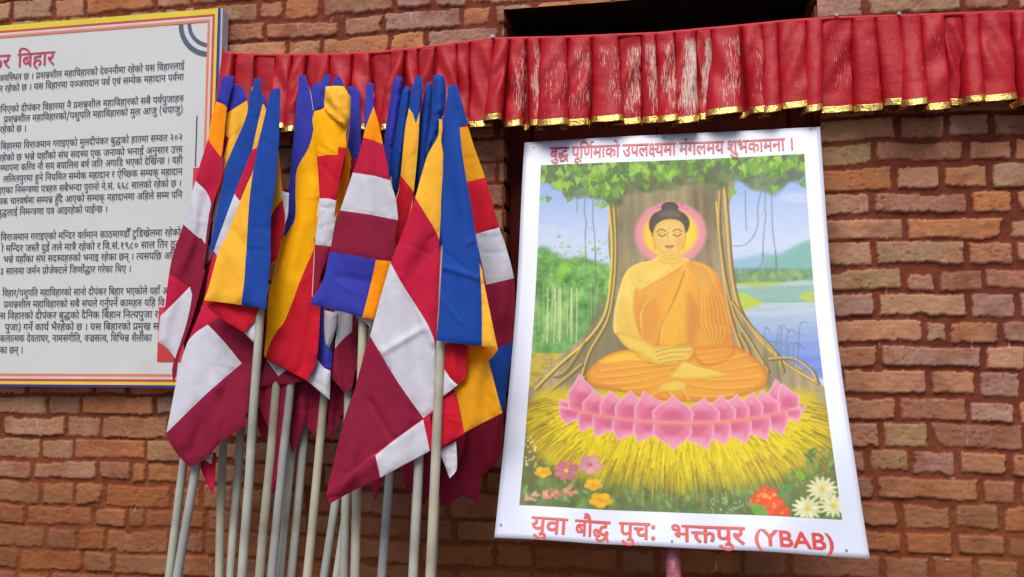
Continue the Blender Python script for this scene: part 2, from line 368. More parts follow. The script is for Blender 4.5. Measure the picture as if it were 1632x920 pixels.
GLYPHS = """
206,-29 196,-12* 177,23* 171,36 165,36* 151,34* 144,34 122,34* 80,44* 44,68* 23,108* 23,136 23,158* 38,190* 51,200 68,215* 116,228* 145,228 148,228 148,276 0,276 0,311 267,311 267,276 188,276 188,192 164,192 134,192* 99,186* 86,178 76,170* 63,147* 63,131 63,104* 102,70* 144,70 146,70* 152,70* 156,70 153,80* 153,88 153,106* 174,120* 186,120 208,120* 230,96* 230,81 230,65* 216,48* 205,43 211,31* 228,6* 240,-12
-92,308 -101,325* -110,357* -110,374 -110,406* -68,448* -30,448 0,448* 40,420* 68,359* 82,311 136,311 136,276 85,276 85,0 44,0 44,276 0,276 0,311 44,311 30,363* -1,412* -28,412 -48,412* -70,388* -70,366 -70,350* -60,322* -52,308
240,276 240,0 199,0 199,96 184,86* 150,73* 127,73 107,73* 74,86* 64,97 52,110* 40,147* 40,179 40,276 0,276 0,311 292,311 292,276/199,276 80,276 80,184 80,164* 83,140* 90,126* 95,120 106,108* 132,108 152,108* 186,128* 199,140
-92,386 -92,398* -76,415* -65,415 -54,415* -38,398* -38,386 -38,374* -54,357* -65,357 -76,357* -92,374*
388,276 226,276 226,174 250,200* 284,200 317,200* 358,158* 358,120 358,96* 343,44* 326,20 290,40 302,56* 318,98* 318,118 318,142* 298,165* 281,165 254,165* 226,129 226,0 186,0 186,87 174,77* 138,59* 113,59 90,59* 48,78* 23,116* 23,145 23,185* 78,232* 122,232 134,232* 162,228* 170,227 166,190 158,192* 134,196* 124,196 96,196* 64,170* 64,146 64,120* 94,94* 114,94 136,94* 170,115* 186,130 186,276 0,276 0,311 388,311
198,21 170,-6 141,18* 89,68* 49,112* 38,128 26,144* 20,162* 20,170 20,180* 35,196* 52,196 64,196* 83,185* 90,174 110,184* 128,214* 128,234 128,246* 123,268* 120,276 0,276 0,311 212,311 212,276 160,276 168,258* 168,229 168,202* 146,164* 108,137* 84,127 106,101* 166,46*
44,276 0,276 0,311 40,311 34,322* 26,347* 26,362 26,401* 84,448* 133,448 204,448* 312,372* 352,308 310,308 234,412* 142,412 106,412* 67,382* 67,357 67,342* 76,320* 82,311 136,311 136,276 85,276 85,0 44,0
292,276 241,276 241,0 200,0 200,82 187,74* 148,59* 120,59 92,59* 48,80* 23,118* 23,143 23,186* 84,232* 132,232 140,232* 160,230* 179,228* 184,227 182,192 172,194* 146,198* 134,198 124,198* 115,196 182,112 192,119* 200,128 200,276 0,276 0,311 292,311/64,144 64,118* 97,92* 121,92 130,92* 146,95* 154,98 84,185 64,171*
160,34 178,40* 202,58* 202,74 202,93* 172,114* 140,114 106,114* 69,86* 69,62 69,46* 80,18* 116,-18* 151,-44 124,-71 78,-36* 29,26* 29,65 29,84* 44,114* 58,124 48,133* 34,159* 34,176 34,190* 44,210* 53,216 64,225* 94,232* 114,232 180,232 180,276 0,276 0,311 273,311 273,276 221,276 221,197 115,197 100,197* 86,194* 82,190 74,184* 74,174 74,164* 84,148* 92,142 115,150* 142,150 176,150* 220,129* 240,96* 240,76 240,48* 206,10* 174,1
85,276 85,0 44,0 44,276 0,276 0,311 136,311 136,276
235,109 235,74* 190,40* 156,40 113,40* 46,104* 14,178 50,191 72,138* 122,76* 152,76 172,76* 196,94* 196,114 196,132* 175,161* 159,174 146,171* 130,170 128,206 162,206* 190,228* 190,247 190,265* 166,281* 151,281 132,281* 102,271* 86,262 73,297 86,304* 124,316* 149,316 188,316* 230,277* 230,248 230,208* 196,188 202,182* 206,178 225,175* 243,175 259,175* 284,178* 297,182 297,276 260,276 260,311 390,311 390,276 338,276 338,0 297,0 297,145 285,142* 262,140* 249,140 240,140* 228,141 235,126*
286,276 234,276 234,0 194,0 194,82 180,74* 143,59* 116,59 90,59* 48,80* 23,118* 23,143 23,186* 80,232* 128,232 134,232* 154,230* 172,228* 177,227 174,190 165,192* 141,196* 130,196 98,196* 64,168* 64,144 64,118* 95,94* 118,94 144,94* 181,116* 194,130 194,276 0,276 0,311 286,311
190,21 163,-6 135,18* 86,68* 48,112* 36,128 26,144* 20,162* 20,170 20,180* 35,196* 52,196 64,196* 83,185* 90,175 101,184* 108,214* 108,229 108,244* 104,268* 100,276 0,276 0,311 247,311 260,316* 276,316 296,316* 334,298* 358,262* 358,234 358,198* 318,152* 281,137 292,119* 322,102* 347,102 373,102* 410,122* 426,138 426,276 385,276 385,311 518,311 518,276 466,276 466,0 426,0 426,90 412,80* 372,66* 344,66 310,66* 256,98* 242,130 218,126* 190,126 169,126* 122,133* 106,138 96,132* 84,126 104,100* 160,46*/184,161 205,161* 240,164* 260,168 291,179* 318,211* 318,234 318,258* 294,284* 276,284 263,284* 247,272* 247,260 247,235* 288,230 284,196 251,200* 213,230* 213,260 213,268* 215,276 140,276 144,267* 149,244* 149,229 149,208* 140,177* 131,166 157,161*
240,276 240,0 200,0 200,164 146,164 115,164* 84,158* 75,150 63,140* 63,118 63,94* 100,48* 136,20 108,-6 86,14* 46,54* 22,97* 22,121 22,138* 36,166* 46,176 61,188* 102,200* 136,200 200,200 200,276 0,276 0,311 292,311 292,276
148,35 186,35* 250,66* 287,120* 287,155 287,178* 264,210* 244,210 226,210* 212,192* 212,179 212,163* 238,138* 268,130 251,99 210,110* 174,152* 174,178 174,202* 201,236* 228,240 228,276 0,276 0,311 358,311 358,276 268,276 268,238 293,232* 326,190* 326,154 326,125* 302,70* 255,26* 189,0* 148,0 100,0* 50,42* 50,74 50,84* 58,106* 66,116 45,126* 22,158* 22,180 22,210* 66,242* 103,242 112,242* 138,239* 144,236 141,202 134,204* 116,208* 106,208 62,208* 62,175 62,160* 84,144* 101,140 116,145* 133,145 138,145* 150,144* 154,144 151,108 148,109* 140,109* 138,109 91,109* 91,74 91,54* 122,35*
97,311 138,311 138,0 97,0
22,26 107,76 80,81* 64,97 52,110* 40,147* 40,179 40,276 0,276 0,311 292,311 292,276 240,276 240,0 199,0 199,96 46,-6/199,276 80,276 80,184 80,164* 83,140* 90,126* 95,120 106,108* 131,108 150,108* 186,128* 199,140
61,94 44,94* 20,112* 20,128 20,142* 38,157* 52,157 61,157* 80,150* 96,138 120,146* 152,189* 152,222 152,250* 123,283* 100,283 84,283* 69,270* 69,258 69,250* 78,233* 107,221* 135,220 126,185 80,188* 33,230* 33,258 33,284* 68,316* 102,316 126,316* 166,294* 192,252* 192,220 192,186* 158,127* 127,110 150,91* 192,44* 207,22 175,0 150,36* 108,82* 90,97 76,94*/296,276 296,0 255,0 255,276 210,276 210,311 348,311 348,276
76,118 64,118* 38,138* 18,168* 18,182 18,194* 32,208* 49,208 222,208 222,276 0,276 0,311 315,311 315,276 263,276 263,0 222,0 222,129 156,73 170,56 180,44* 180,34 180,23* 160,9* 142,9 132,9* 115,13* 106,16 98,20* 82,34* 82,46 82,52* 90,66* 102,76 144,110 186,145* 222,170 222,172 102,172 102,145 102,131* 88,118*
0,276 0,311 346,311 346,276 294,276 294,0 254,0 254,178 251,178* 247,178 235,178* 210,166* 187,134* 178,104 140,116 146,139* 156,156 144,166* 120,176* 104,176 84,176* 63,154* 63,136 63,116* 84,82* 126,44* 154,20 128,-6 98,19* 50,64* 22,111* 22,138 22,164* 47,198* 84,213* 102,213 124,213* 160,198* 177,185 206,213* 250,213 252,213* 254,213 254,276
254,276 254,0 214,0 214,125 104,125 104,106 104,90* 89,76* 80,76 70,76* 49,88* 31,108* 20,130* 20,139 20,148* 33,160* 50,160 63,160 63,276 0,276 0,311 306,311 306,276/214,276 104,276 104,160 214,160
85,276 85,0 44,0 44,276 0,276 0,311 136,311 136,276/45,308 34,347* 14,392* -11,412* -28,412 -39,412* -56,407* -63,404 -75,441 -56,448* -30,448 -2,448* 37,422* 68,361* 82,308
-84,308 -95,347* -116,392* -140,412* -158,412 -168,412* -186,407* -192,404 -204,441 -185,448* -159,448 -132,448* -92,422* -61,361* -47,308
0,311 284,311 284,276 233,276 233,0 192,0 192,149 102,149 102,122 102,108* 88,94* 76,94 64,94* 38,115* 18,145* 18,159 18,170* 32,184* 49,184 192,184 192,276 0,276
298,311 298,276 246,276 246,0 205,0 205,90 191,80* 152,66* 126,66 82,66* 26,126* 19,176 50,183* 80,206* 80,228 80,242* 68,266* 62,276 0,276 0,311/64,150 74,126* 105,102* 130,102 154,102* 192,122* 205,137 205,276 106,276 120,250* 120,222 120,168*
294,276 294,0 253,0 253,133 238,128* 210,126* 190,126 169,126* 122,133* 106,138 96,132* 84,126 104,100* 160,46* 190,21 163,-6 135,18* 86,68* 48,112* 36,128 26,144* 20,162* 20,170 20,180* 35,196* 52,196 64,196* 83,185* 90,175 101,184* 108,214* 108,229 108,244* 104,268* 100,276 0,276 0,311 346,311 346,276/184,161 204,161* 236,165* 253,170 253,276 140,276 144,267* 149,244* 149,229 149,208* 140,177* 131,166 157,161*
136,111 121,111* 92,104* 80,98 57,112* 25,150* 25,176 25,190* 35,210* 44,216 55,225* 86,232* 110,232 157,232 157,276 0,276 0,311 252,311 252,276 198,276 198,197 106,197 90,197* 77,194* 72,190 65,184* 65,174 65,162* 79,145* 87,138 110,147* 138,147 174,147* 224,110* 224,77 224,44* 182,7* 144,2 159,-4* 190,-15* 208,-20 191,-55 162,-42* 110,-14* 88,0 58,2* 24,16* 24,32 24,44* 38,58* 50,58 60,58* 82,48* 97,35 104,34* 110,34 144,34* 183,54* 183,76 183,93* 158,111*/146,308 136,325* 122,363* 122,381 122,414* 166,448* 199,448 215,448* 242,442* 252,436 241,403 232,408* 214,414* 202,414 182,414* 162,391* 162,374 162,357* 175,326* 188,308
150,59 108,59* 40,112* 14,169 49,182 70,136* 114,96* 147,96 174,96* 206,122* 206,144 206,166* 177,186* 156,186 144,186* 121,180* 110,174 96,210 112,217* 144,223* 158,223 191,223* 238,190* 242,158 246,158* 249,158 258,158* 276,161* 283,164 276,181* 269,200 304,213 327,146* 377,76* 406,76 422,76* 443,94* 443,114 443,136* 412,174* 390,188 404,220 539,220 539,276 0,276 0,311 632,311 632,276 580,276 580,0 539,0 539,185 470,185 450,185* 442,186 460,172* 482,132* 482,109 482,86* 462,55* 428,40* 408,40 378,40* 324,80* 298,130 273,122* 244,122 242,122* 241,122 236,98* 206,70* 167,59*
-95,308 -106,325* -120,363* -120,381 -120,414* -76,448* -42,448 -26,448* 0,442* 10,436 0,403 -9,408* -28,414* -39,414 -59,414* -80,391* -80,374 -80,357* -66,326* -54,308
284,276 237,276 237,190 237,164* 230,134* 220,123 202,99* 162,96 154,133 164,135* 180,140* 185,146 191,152* 196,170* 196,190 196,276 80,276 80,176 80,154* 83,124* 93,106* 113,90* 130,80 185,49 216,31* 243,-2* 243,-26 243,-46* 226,-82* 220,-92 184,-71 190,-61* 202,-38* 202,-28 202,-18* 194,-4* 170,14* 145,28 102,53 82,64* 54,89* 48,106 40,124* 40,158 40,276 0,276 0,311 284,311
104,160 214,160 214,125 104,125 104,106 104,90* 89,76* 80,76 70,76* 49,88* 31,108* 20,130* 20,139 20,148* 33,160* 50,160 63,160 63,276 0,276 0,311 182,311 182,276 104,276
-90,308 -103,328* -126,346* -147,352* -160,352 -170,352* -191,346* -201,341 -214,376 -202,380* -178,386* -163,386 -140,386* -106,365* -94,346 -92,347 -102,373* -120,402* -142,414* -158,414 -170,414* -186,410* -193,406 -204,441 -185,448* -159,448 -132,448* -92,422* -61,361* -47,308
-124,-6 -97,6* -68,6 -30,6* 11,-33* 11,-64 11,-95* -36,-134* -78,-134 -127,-134* -198,-88* -228,-50 -197,-28 -178,-52* -142,-84* -103,-98* -78,-98 -26,-98* -26,-61 -26,-44* -50,-28* -66,-28 -79,-28* -100,-34* -111,-40
326,276 326,0 286,0 286,185 218,185 197,185* 189,186 207,172* 229,132* 229,109 229,86* 208,55* 175,40* 155,40 128,40* 80,70* 36,141* 16,200 51,213 74,146* 124,76* 153,76 169,76* 190,94* 190,114 190,136* 159,174* 136,188 151,220 286,220 286,276 0,276 0,311 378,311 378,276
260,148 260,125* 243,82* 228,63 192,84 202,95* 219,130* 219,147 219,164* 202,186* 184,186 168,186* 152,176 141,159* 105,136* 84,127 106,101* 166,46* 198,21 170,-6 141,18* 89,68* 49,112* 38,128 26,144* 20,162* 20,170 20,180* 35,196* 52,196 64,196* 83,185* 90,174 110,184* 128,214* 128,234 128,246* 123,268* 120,276 0,276 0,311 288,311 288,276 160,276 168,258* 168,229 168,221* 167,214 180,220* 196,220 222,220* 260,184*
152,416 194,416 62,-83 21,-83
235,109 235,74* 190,40* 156,40 113,40* 46,104* 14,178 50,191 72,138* 122,76* 152,76 172,76* 196,94* 196,114 196,132* 175,161* 159,174 146,171* 130,170 128,206 162,206* 190,228* 190,247 190,265* 166,281* 151,281 132,281* 102,271* 86,262 73,297 86,304* 124,316* 149,316 188,316* 230,277* 230,248 230,208* 196,188 202,182* 206,178 225,175* 243,175 259,175* 284,178* 297,182 297,276 260,276 260,311 519,311 519,276 467,276 467,0 426,0 426,276 338,276 338,0 297,0 297,145 285,142* 262,140* 249,140 240,140* 228,141 235,126*
106,-82 69,-31* 34,100* 34,168 34,238* 68,365* 106,416 147,416 113,363* 76,236* 76,168 76,102* 112,-28* 148,-82
276,276 276,0 236,0 236,90 222,80* 182,66* 154,66 112,66* 52,114* 42,161 89,171* 128,206* 128,234 128,258* 104,284* 86,284 73,284* 57,272* 57,260 57,235* 98,230 94,196 61,200* 23,230* 23,260 23,288* 60,316* 86,316 106,316* 144,298* 168,262* 168,234 168,198* 128,152* 91,137 102,119* 132,102* 157,102 183,102* 220,122* 236,138 236,276 195,276 195,311 328,311 328,276
30,-82 64,-30* 100,98* 100,165 100,232* 64,362* 30,416 70,416 108,364* 143,234* 143,164 143,95* 108,-32* 70,-82
104,276 104,117 104,104* 92,89* 80,89 67,89* 40,110* 20,140* 20,154 20,166* 34,180* 51,180 64,180 64,276 0,276 0,311 289,311 289,276 237,276 237,0 196,0 196,276
136,111 121,111* 92,104* 80,98 57,112* 25,150* 25,176 25,190* 35,210* 44,216 55,225* 86,232* 110,232 157,232 157,276 0,276 0,311 252,311 252,276 198,276 198,197 106,197 90,197* 77,194* 72,190 65,184* 65,174 65,162* 79,145* 87,138 110,147* 138,147 174,147* 224,110* 224,77 224,44* 182,7* 144,2 159,-4* 190,-15* 208,-20 191,-55 162,-42* 110,-14* 88,0 58,2* 24,16* 24,32 24,44* 38,58* 50,58 60,58* 82,48* 97,35 104,34* 110,34 144,34* 183,54* 183,76 183,93* 158,111*
378,-69 344,-83 316,-4 300,-24* 258,-60* 205,-82* 172,-82 128,-82* 80,-44* 80,-15 80,-6* 85,11* 90,19 60,27* 20,62* 20,92 20,121* 58,158* 88,158 114,158* 147,132* 147,110 147,101* 138,78* 128,69 99,88 109,96* 109,108 109,114* 100,127* 88,127 75,127* 56,106* 56,90 56,74* 75,56* 104,48* 120,46 136,53* 156,53 161,53* 172,52* 176,52 172,18 170,18* 164,18* 162,18 142,18* 119,2* 119,-12 119,-30* 148,-48* 169,-48 210,-48* 274,-1* 300,36 294,36* 286,34* 282,34 262,34* 218,45* 182,68* 159,108* 159,136 159,158* 174,190* 186,200 203,215* 251,228* 281,228 283,228 283,276 0,276 0,311 403,311 403,276 324,276 324,192 300,192 270,192* 234,186* 222,178 212,170* 199,147* 199,131 199,104* 239,70* 281,70 282,70* 288,70* 291,70 290,75* 289,84* 289,88 289,106* 310,120* 322,120 344,120* 366,96* 366,81 366,65* 350,46* 336,42
238,16 206,-6 159,66* 120,104 106,102* 94,102 76,102* 52,120* 52,135 52,150* 70,164* 84,164 94,164* 112,156* 128,146 149,153* 180,192* 180,221 180,250* 148,280* 122,280 104,280* 74,272* 55,263 42,298 60,307* 102,316* 124,316 151,316* 196,295* 222,252* 222,220 222,185* 186,131* 158,116 180,94* 224,38*
138,60 108,60* 63,86* 38,132* 38,160 38,190* 63,234* 108,260* 137,260 166,260* 212,234* 238,189* 238,160 238,130* 212,86* 167,60*/136,96 163,96* 197,133* 197,161 197,190* 165,224* 138,224 112,224* 78,188* 78,159 78,131* 110,96*
87,316 106,316* 134,306* 146,293 154,284* 166,250* 166,218 166,160 266,160 266,276 201,276 201,311 358,311 358,276 307,276 307,0 266,0 266,125 166,125 166,106 166,90* 152,76* 142,76 132,76* 111,88* 93,108* 82,130* 82,139 82,148* 96,160* 112,160 126,160 126,213 126,236* 122,262* 116,269 106,284* 84,284 71,284* 57,271* 57,260 57,246* 80,232* 109,230 105,194 68,198* 23,228* 23,260 23,290* 61,316*
-94,424 -94,434* -80,448* -70,448 -59,448* -44,434* -44,424 -44,413* -59,398* -70,398 -80,398* -94,413*/34,432 23,382* -30,340* -69,340 -105,340* -159,384* -176,432 -142,444 -128,408* -94,374* -68,374 -38,374* -10,411* -2,444
302,276 251,276 251,0 210,0 210,83 195,73* 157,59* 130,59 91,59* 43,100* 43,133 43,147* 53,173* 64,183 44,192* 21,228* 21,248 21,264* 26,276 0,276 0,311 302,311/84,134 84,114* 112,94* 134,94 160,94* 198,116* 210,130 210,276 72,276 62,264* 62,247 62,228* 83,208* 100,206 114,210* 132,210 145,210* 154,208 151,174 148,174* 140,174* 136,174 112,174* 84,154*
184,161 200,161* 225,164* 239,166 243,130 230,128* 204,126* 190,126 169,126* 122,133* 106,138 96,132* 84,126 104,100* 160,46* 190,21 163,-6 135,18* 86,68* 48,112* 36,128 26,144* 20,162* 20,170 20,180* 35,196* 52,196 64,196* 83,185* 90,175 101,184* 108,214* 108,229 108,244* 104,268* 100,276 0,276 0,311 202,311 202,276 140,276 144,267* 149,244* 149,229 149,208* 140,177* 131,166 157,161*
0,311 282,311 282,276 226,276 242,256* 242,232 242,187* 203,164 221,148* 250,106* 250,76 250,51* 227,17* 188,0* 164,0 136,0* 84,30* 36,100* 14,156 50,169 64,130* 98,70* 137,37* 160,37 180,37* 207,56* 207,80 207,100* 184,135* 164,150 150,148* 132,147 130,182 166,183* 202,207* 202,232 202,246* 187,269* 176,276 0,276
156,-6 133,14* 94,54* 70,96* 70,121 70,135* 83,158* 91,164 19,164 19,200 234,200 234,276 0,276 0,311 436,311 436,276 274,276 274,174 286,186* 315,200* 333,200 365,200* 406,158* 406,120 406,96* 391,44* 374,20 338,40 350,56* 366,98* 366,118 366,142* 346,165* 329,165 302,165* 274,128 274,0 234,0 234,164 183,164 158,164* 132,158* 122,150 111,140* 111,118 111,94* 148,48* 183,20
85,276 85,0 44,0 44,276 0,276 0,311 136,311 136,276/40,308 26,328* 4,346* -18,352* -30,352 -40,352* -62,346* -72,341 -84,376 -73,380* -48,386* -34,386 -11,386* 24,365* 36,346 38,347 28,373* 9,402* -13,414* -28,414 -40,414* -56,410* -64,406 -75,441 -56,448* -30,448 -2,448* 37,422* 68,361* 82,308
296,311 296,276 244,276 244,0 204,0 204,96 189,87* 152,73* 127,73 107,73* 74,86* 64,97 52,110* 40,147* 40,179 40,276 0,276 0,311/204,276 102,276 204,144/94,120 106,108* 131,108 144,108* 169,116* 180,122 80,254 80,184 80,164* 82,140* 89,126*
179,111 164,111* 136,104* 124,98 100,112* 68,150* 68,176 68,190* 78,210* 87,216 98,225* 130,232* 154,232 200,232 200,276 0,276 0,311 296,311 296,276 241,276 241,197 149,197 134,197* 120,194* 116,190 108,184* 108,174 108,162* 122,145* 130,138 154,147* 181,147 218,147* 267,110* 267,77 267,44* 218,0* 168,0 120,0* 42,44* 12,79 43,104 72,70* 131,37* 168,37 226,37* 226,76 226,94* 202,111*
364,276 364,0 324,0 324,22 306,13* 265,4* 244,4 190,4* 92,57* 42,120 29,137* 20,160* 20,169 20,180* 35,196* 52,196 64,196* 83,185* 90,175 101,184* 108,214* 108,229 108,242* 105,266* 100,276 0,276 0,311 416,311 416,276/267,116 284,116* 314,130* 324,140 324,276 140,276 149,257* 149,229 149,188* 114,140* 83,126 118,84* 196,40* 245,40 266,40* 306,50* 324,61 324,99 312,92* 280,82* 260,82 237,82* 200,102* 178,136* 178,160 178,196* 226,236* 266,236 274,236* 301,234* 308,232 305,197 298,199* 279,202* 270,202 246,202* 218,180* 218,158 218,136* 246,116*
0,311 186,311 186,276 0,276/102,149 102,122 102,108* 88,94* 76,94 64,94* 38,115* 18,145* 18,159 18,170* 32,184* 49,184 192,184 192,149
142,150 178,150* 221,130* 240,98* 240,80 240,54* 210,20* 180,9 166,42 182,48* 202,64* 202,78 202,96* 174,114* 141,114 102,114* 69,88* 69,68 69,56* 80,30* 112,2* 146,-16 154,-14* 162,-14 200,-14* 242,-53* 242,-84 242,-115* 195,-154* 152,-154 104,-154* 33,-108* 3,-70 34,-48 53,-72* 88,-104* 128,-118* 152,-118 205,-118* 205,-81 205,-64* 180,-48* 165,-48 152,-48* 130,-54* 120,-60 112,-40 67,-12* 29,38* 29,68 29,86* 44,114* 56,124 48,134* 34,159* 34,176 34,190* 44,210* 53,216 64,225* 94,232* 114,232 180,232 180,276 0,276 0,311 273,311 273,276 221,276 221,197 115,197 100,197* 86,194* 82,190 74,184* 74,174 74,164* 84,148* 91,142 114,150*
284,276 237,276 237,190 237,164* 230,134* 220,123 202,99* 162,96 154,133 164,135* 180,140* 185,146 191,152* 196,170* 196,190 196,276 80,276 80,176 80,154* 83,124* 93,106* 113,90* 130,80 185,49 216,31* 243,-2* 243,-26 243,-46* 226,-82* 220,-92 184,-71 190,-61* 202,-38* 202,-28 202,-18* 194,-4* 170,14* 145,28 102,53 82,64* 54,89* 48,106 40,124* 40,158 40,276 0,276 0,311 284,311/197,308 186,347* 166,392* 141,412* 124,412 113,412* 96,407* 89,404 77,441 96,448* 122,448 150,448* 189,422* 220,361* 234,308
0,311 560,311 560,276 470,276 470,238 496,232* 530,190* 530,154 530,125* 504,70* 458,26* 392,0* 351,0 302,0* 254,42* 254,74 254,84* 261,106* 269,116 248,126* 224,158* 224,180 224,210* 270,242* 306,242 314,242* 340,239* 347,236 344,202 337,204* 320,208* 309,208 265,208* 265,175 265,160* 287,144* 304,140 318,145* 336,145 342,145* 354,144* 357,144 354,108 351,109* 344,109* 341,109 294,109* 294,74 294,54* 325,35* 351,35 390,35* 452,66* 490,120* 490,155 490,178* 467,210* 446,210 430,210* 415,192* 415,179 415,163* 442,138* 470,130 454,99 414,110* 376,152* 376,178 376,202* 404,236* 430,240 430,276 0,276/252,99 234,84* 190,59* 158,59 120,59* 70,102* 70,138 70,152* 83,178* 92,186 19,184 19,220 166,220 174,220* 192,220* 194,220 191,185 175,185 146,185* 110,160* 110,137 110,116* 140,94* 158,94 182,94* 216,114* 228,126
-90,-22 -78,-20* -66,-20 -32,-20* 19,-45* 58,-88* 76,-114 47,-134 22,-94* -28,-56* -62,-56 -68,-56* -79,-58* -84,-59
64,32 40,66 163,140 142,168* 112,190* 90,190 76,190* 48,182* 28,172 14,208 30,216* 68,228* 90,228 110,228* 142,216* 172,187* 191,163 191,276 0,276 0,311 283,311 283,276 232,276 232,0 191,0 191,117
317,276 317,0 276,0 276,276 210,276 210,160 210,140* 202,110* 192,99 182,86* 149,73* 126,73 79,73* 57,102 48,114* 40,149* 40,176 40,276 0,276 0,311 368,311 368,276/124,108 150,108* 160,124 166,133* 170,155* 170,176 170,276 80,276 80,176 80,157* 84,134* 89,126 94,118* 111,108*
36,27 36,46* 54,60* 66,60 80,60* 98,46* 98,27 98,9* 80,-7* 66,-7 54,-7* 36,9*
235,-34 227,-20* 210,12* 196,43* 192,53 186,52* 174,52* 168,52 134,52* 89,75* 66,114* 66,136 66,150* 78,176* 90,186 72,197* 52,228* 52,250 52,282* 104,316* 144,316 157,316* 188,313* 196,311 192,276 184,278* 161,282* 146,282 92,282* 92,246 92,230* 112,212* 127,207 144,212* 166,212 174,212* 188,210* 192,210 188,175 184,176* 170,176* 162,176 137,176* 106,155* 106,133 106,110* 141,87* 166,87 169,87* 176,87* 178,88 177,92* 176,102* 176,105 176,122* 196,137* 209,137 230,137* 253,112* 253,98 253,83* 238,64* 226,60 232,44* 258,1* 271,-18
136,0 111,0* 65,18* 36,56* 36,86 36,101* 46,132* 69,169* 90,194 191,316 222,290 116,162 94,134* 77,101* 77,84 77,58* 110,37* 134,37 160,37* 206,54* 232,71 250,34 228,20* 172,0*
324,276 272,276 272,0 232,0 232,82 220,74* 184,59* 158,59 120,59* 70,102* 70,138 70,152* 83,178* 92,186 19,184 19,220 166,220 174,220* 192,220* 194,220 191,185 175,185 146,185* 110,160* 110,137 110,116* 140,94* 158,94 184,94* 219,116* 232,130 232,276 0,276 0,311 324,311
413,276 413,0 372,0 372,96 358,86* 324,73* 300,73 280,73* 248,86* 238,97 226,110* 220,125 104,125 104,106 104,90* 89,76* 80,76 70,76* 49,88* 31,108* 20,130* 20,139 20,148* 33,160* 50,160 63,160 63,276 0,276 0,311 465,311 465,276/104,160 214,160 213,169* 213,179 213,276 104,276/372,276 254,276 254,184 254,164* 256,140* 263,126* 268,120 280,108* 305,108 325,108* 360,128* 372,140
300,276 186,276 186,207 226,192* 270,136* 270,99 270,64* 236,20* 182,0* 148,0 92,0* 23,56* 23,108 23,142* 57,187* 112,210* 144,210 145,210 145,276 0,276 0,311 300,311/146,36 182,36* 229,66* 229,100 229,124* 200,162* 172,174 154,174 117,174* 94,160 80,152* 63,124* 63,105 63,70* 110,36*
126,73 79,73* 57,102 48,114* 40,149* 40,176 40,276 0,276 0,311 240,311 240,276 210,276 210,160 210,140* 202,110* 192,99 182,86* 149,73*/124,108 150,108* 160,124 166,133* 170,155* 170,176 170,276 80,276 80,176 80,157* 84,134* 89,126 94,118* 111,108*
82,426 82,435* 94,448* 104,448 114,448* 126,435* 126,426 126,416* 114,404* 104,404 94,404* 82,416*/85,276 85,0 44,0 44,276 0,276 0,311 38,311 24,329* 3,346* -18,352* -30,352 -40,352* -62,346* -72,341 -84,376 -73,380* -48,386* -34,386 -11,386* 24,365* 36,346 38,347 28,373* 9,402* -13,414* -28,414 -40,414* -56,410* -64,406 -75,441 -56,448* -30,448 -4,448* 14,438 42,448 54,414* 81,382* 106,382 132,382* 154,417* 162,448 196,436 186,390* 140,352* 104,352 83,352* 66,360 70,348* 78,323* 82,311 136,311 136,276
260,276 186,276 186,174 158,174 134,174* 102,166* 90,159 63,140* 63,108 63,84* 85,52* 120,37* 142,37 168,37* 206,50* 228,60 241,24 219,14* 170,0* 143,0 108,0* 54,26* 23,75* 23,110 23,142* 57,187* 112,210* 144,210 145,210 145,276 0,276 0,311 260,311
148,-6 168,2* 189,4 184,14* 174,30* 171,36 165,36* 151,34* 144,34 122,34* 80,44* 44,68* 23,108* 23,136 23,158* 38,190* 51,200 68,215* 116,228* 145,228 148,228 148,276 0,276 0,311 267,311 267,276 188,276 188,192 164,192 134,192* 99,186* 86,178 76,170* 63,147* 63,131 63,104* 102,70* 144,70 146,70* 152,70* 156,70 153,80* 153,88 153,106* 174,120* 186,120 208,120* 230,96* 230,81 230,65* 216,48* 205,43 210,34* 222,14* 230,2 255,-4* 283,-39* 283,-64 283,-95* 236,-134* 194,-134 145,-134* 74,-88* 44,-50 75,-28 94,-52* 130,-84* 169,-98* 194,-98 246,-98* 246,-61 246,-44* 222,-28* 206,-28 193,-28* 172,-34* 161,-40
138,316 174,316* 214,278* 214,250 214,230* 197,194* 156,153* 120,128 181,80 201,64* 216,34* 216,17 216,2* 204,-25* 193,-40 160,-15 168,-8* 175,8* 175,17 175,27* 166,42* 155,52 64,127 66,138 119,172* 174,224* 174,249 174,265* 154,281* 138,281 122,281* 105,267* 105,255 105,244* 120,228* 140,222 116,193 91,204* 67,234* 67,258 67,272* 82,298* 113,316*
36,235 36,258* 56,294* 94,316* 120,316 158,316* 204,270* 204,232 204,200* 168,158* 136,154 141,150* 152,142* 158,137 230,79 248,64* 264,34* 264,17 264,2* 251,-25* 240,-40 208,-15 215,-8* 222,8* 222,17 222,27* 214,42* 202,52 83,150 56,173* 36,213*/76,232 76,211* 100,186* 118,186 139,186* 163,212* 163,234 163,254* 140,280* 120,280 100,280* 76,254*
-32,-122 -44,-128* -72,-134* -86,-134 -124,-134* -166,-94* -166,-63 -166,-34* -120,6* -81,6 -44,6* 12,-22* 56,-68* 72,-94 42,-114 14,-72* -42,-28* -78,-28 -104,-28* -130,-48* -130,-64 -130,-83* -104,-98* -89,-98 -76,-98* -54,-92* -44,-88
0,311 182,311 182,276 0,276/22,121 22,138* 36,166* 46,176 61,188* 102,200* 136,200 190,200 190,164 146,164 115,164* 84,158* 75,150 63,140* 63,118 63,94* 100,48* 136,20 108,-6 86,14* 46,54* 22,97*
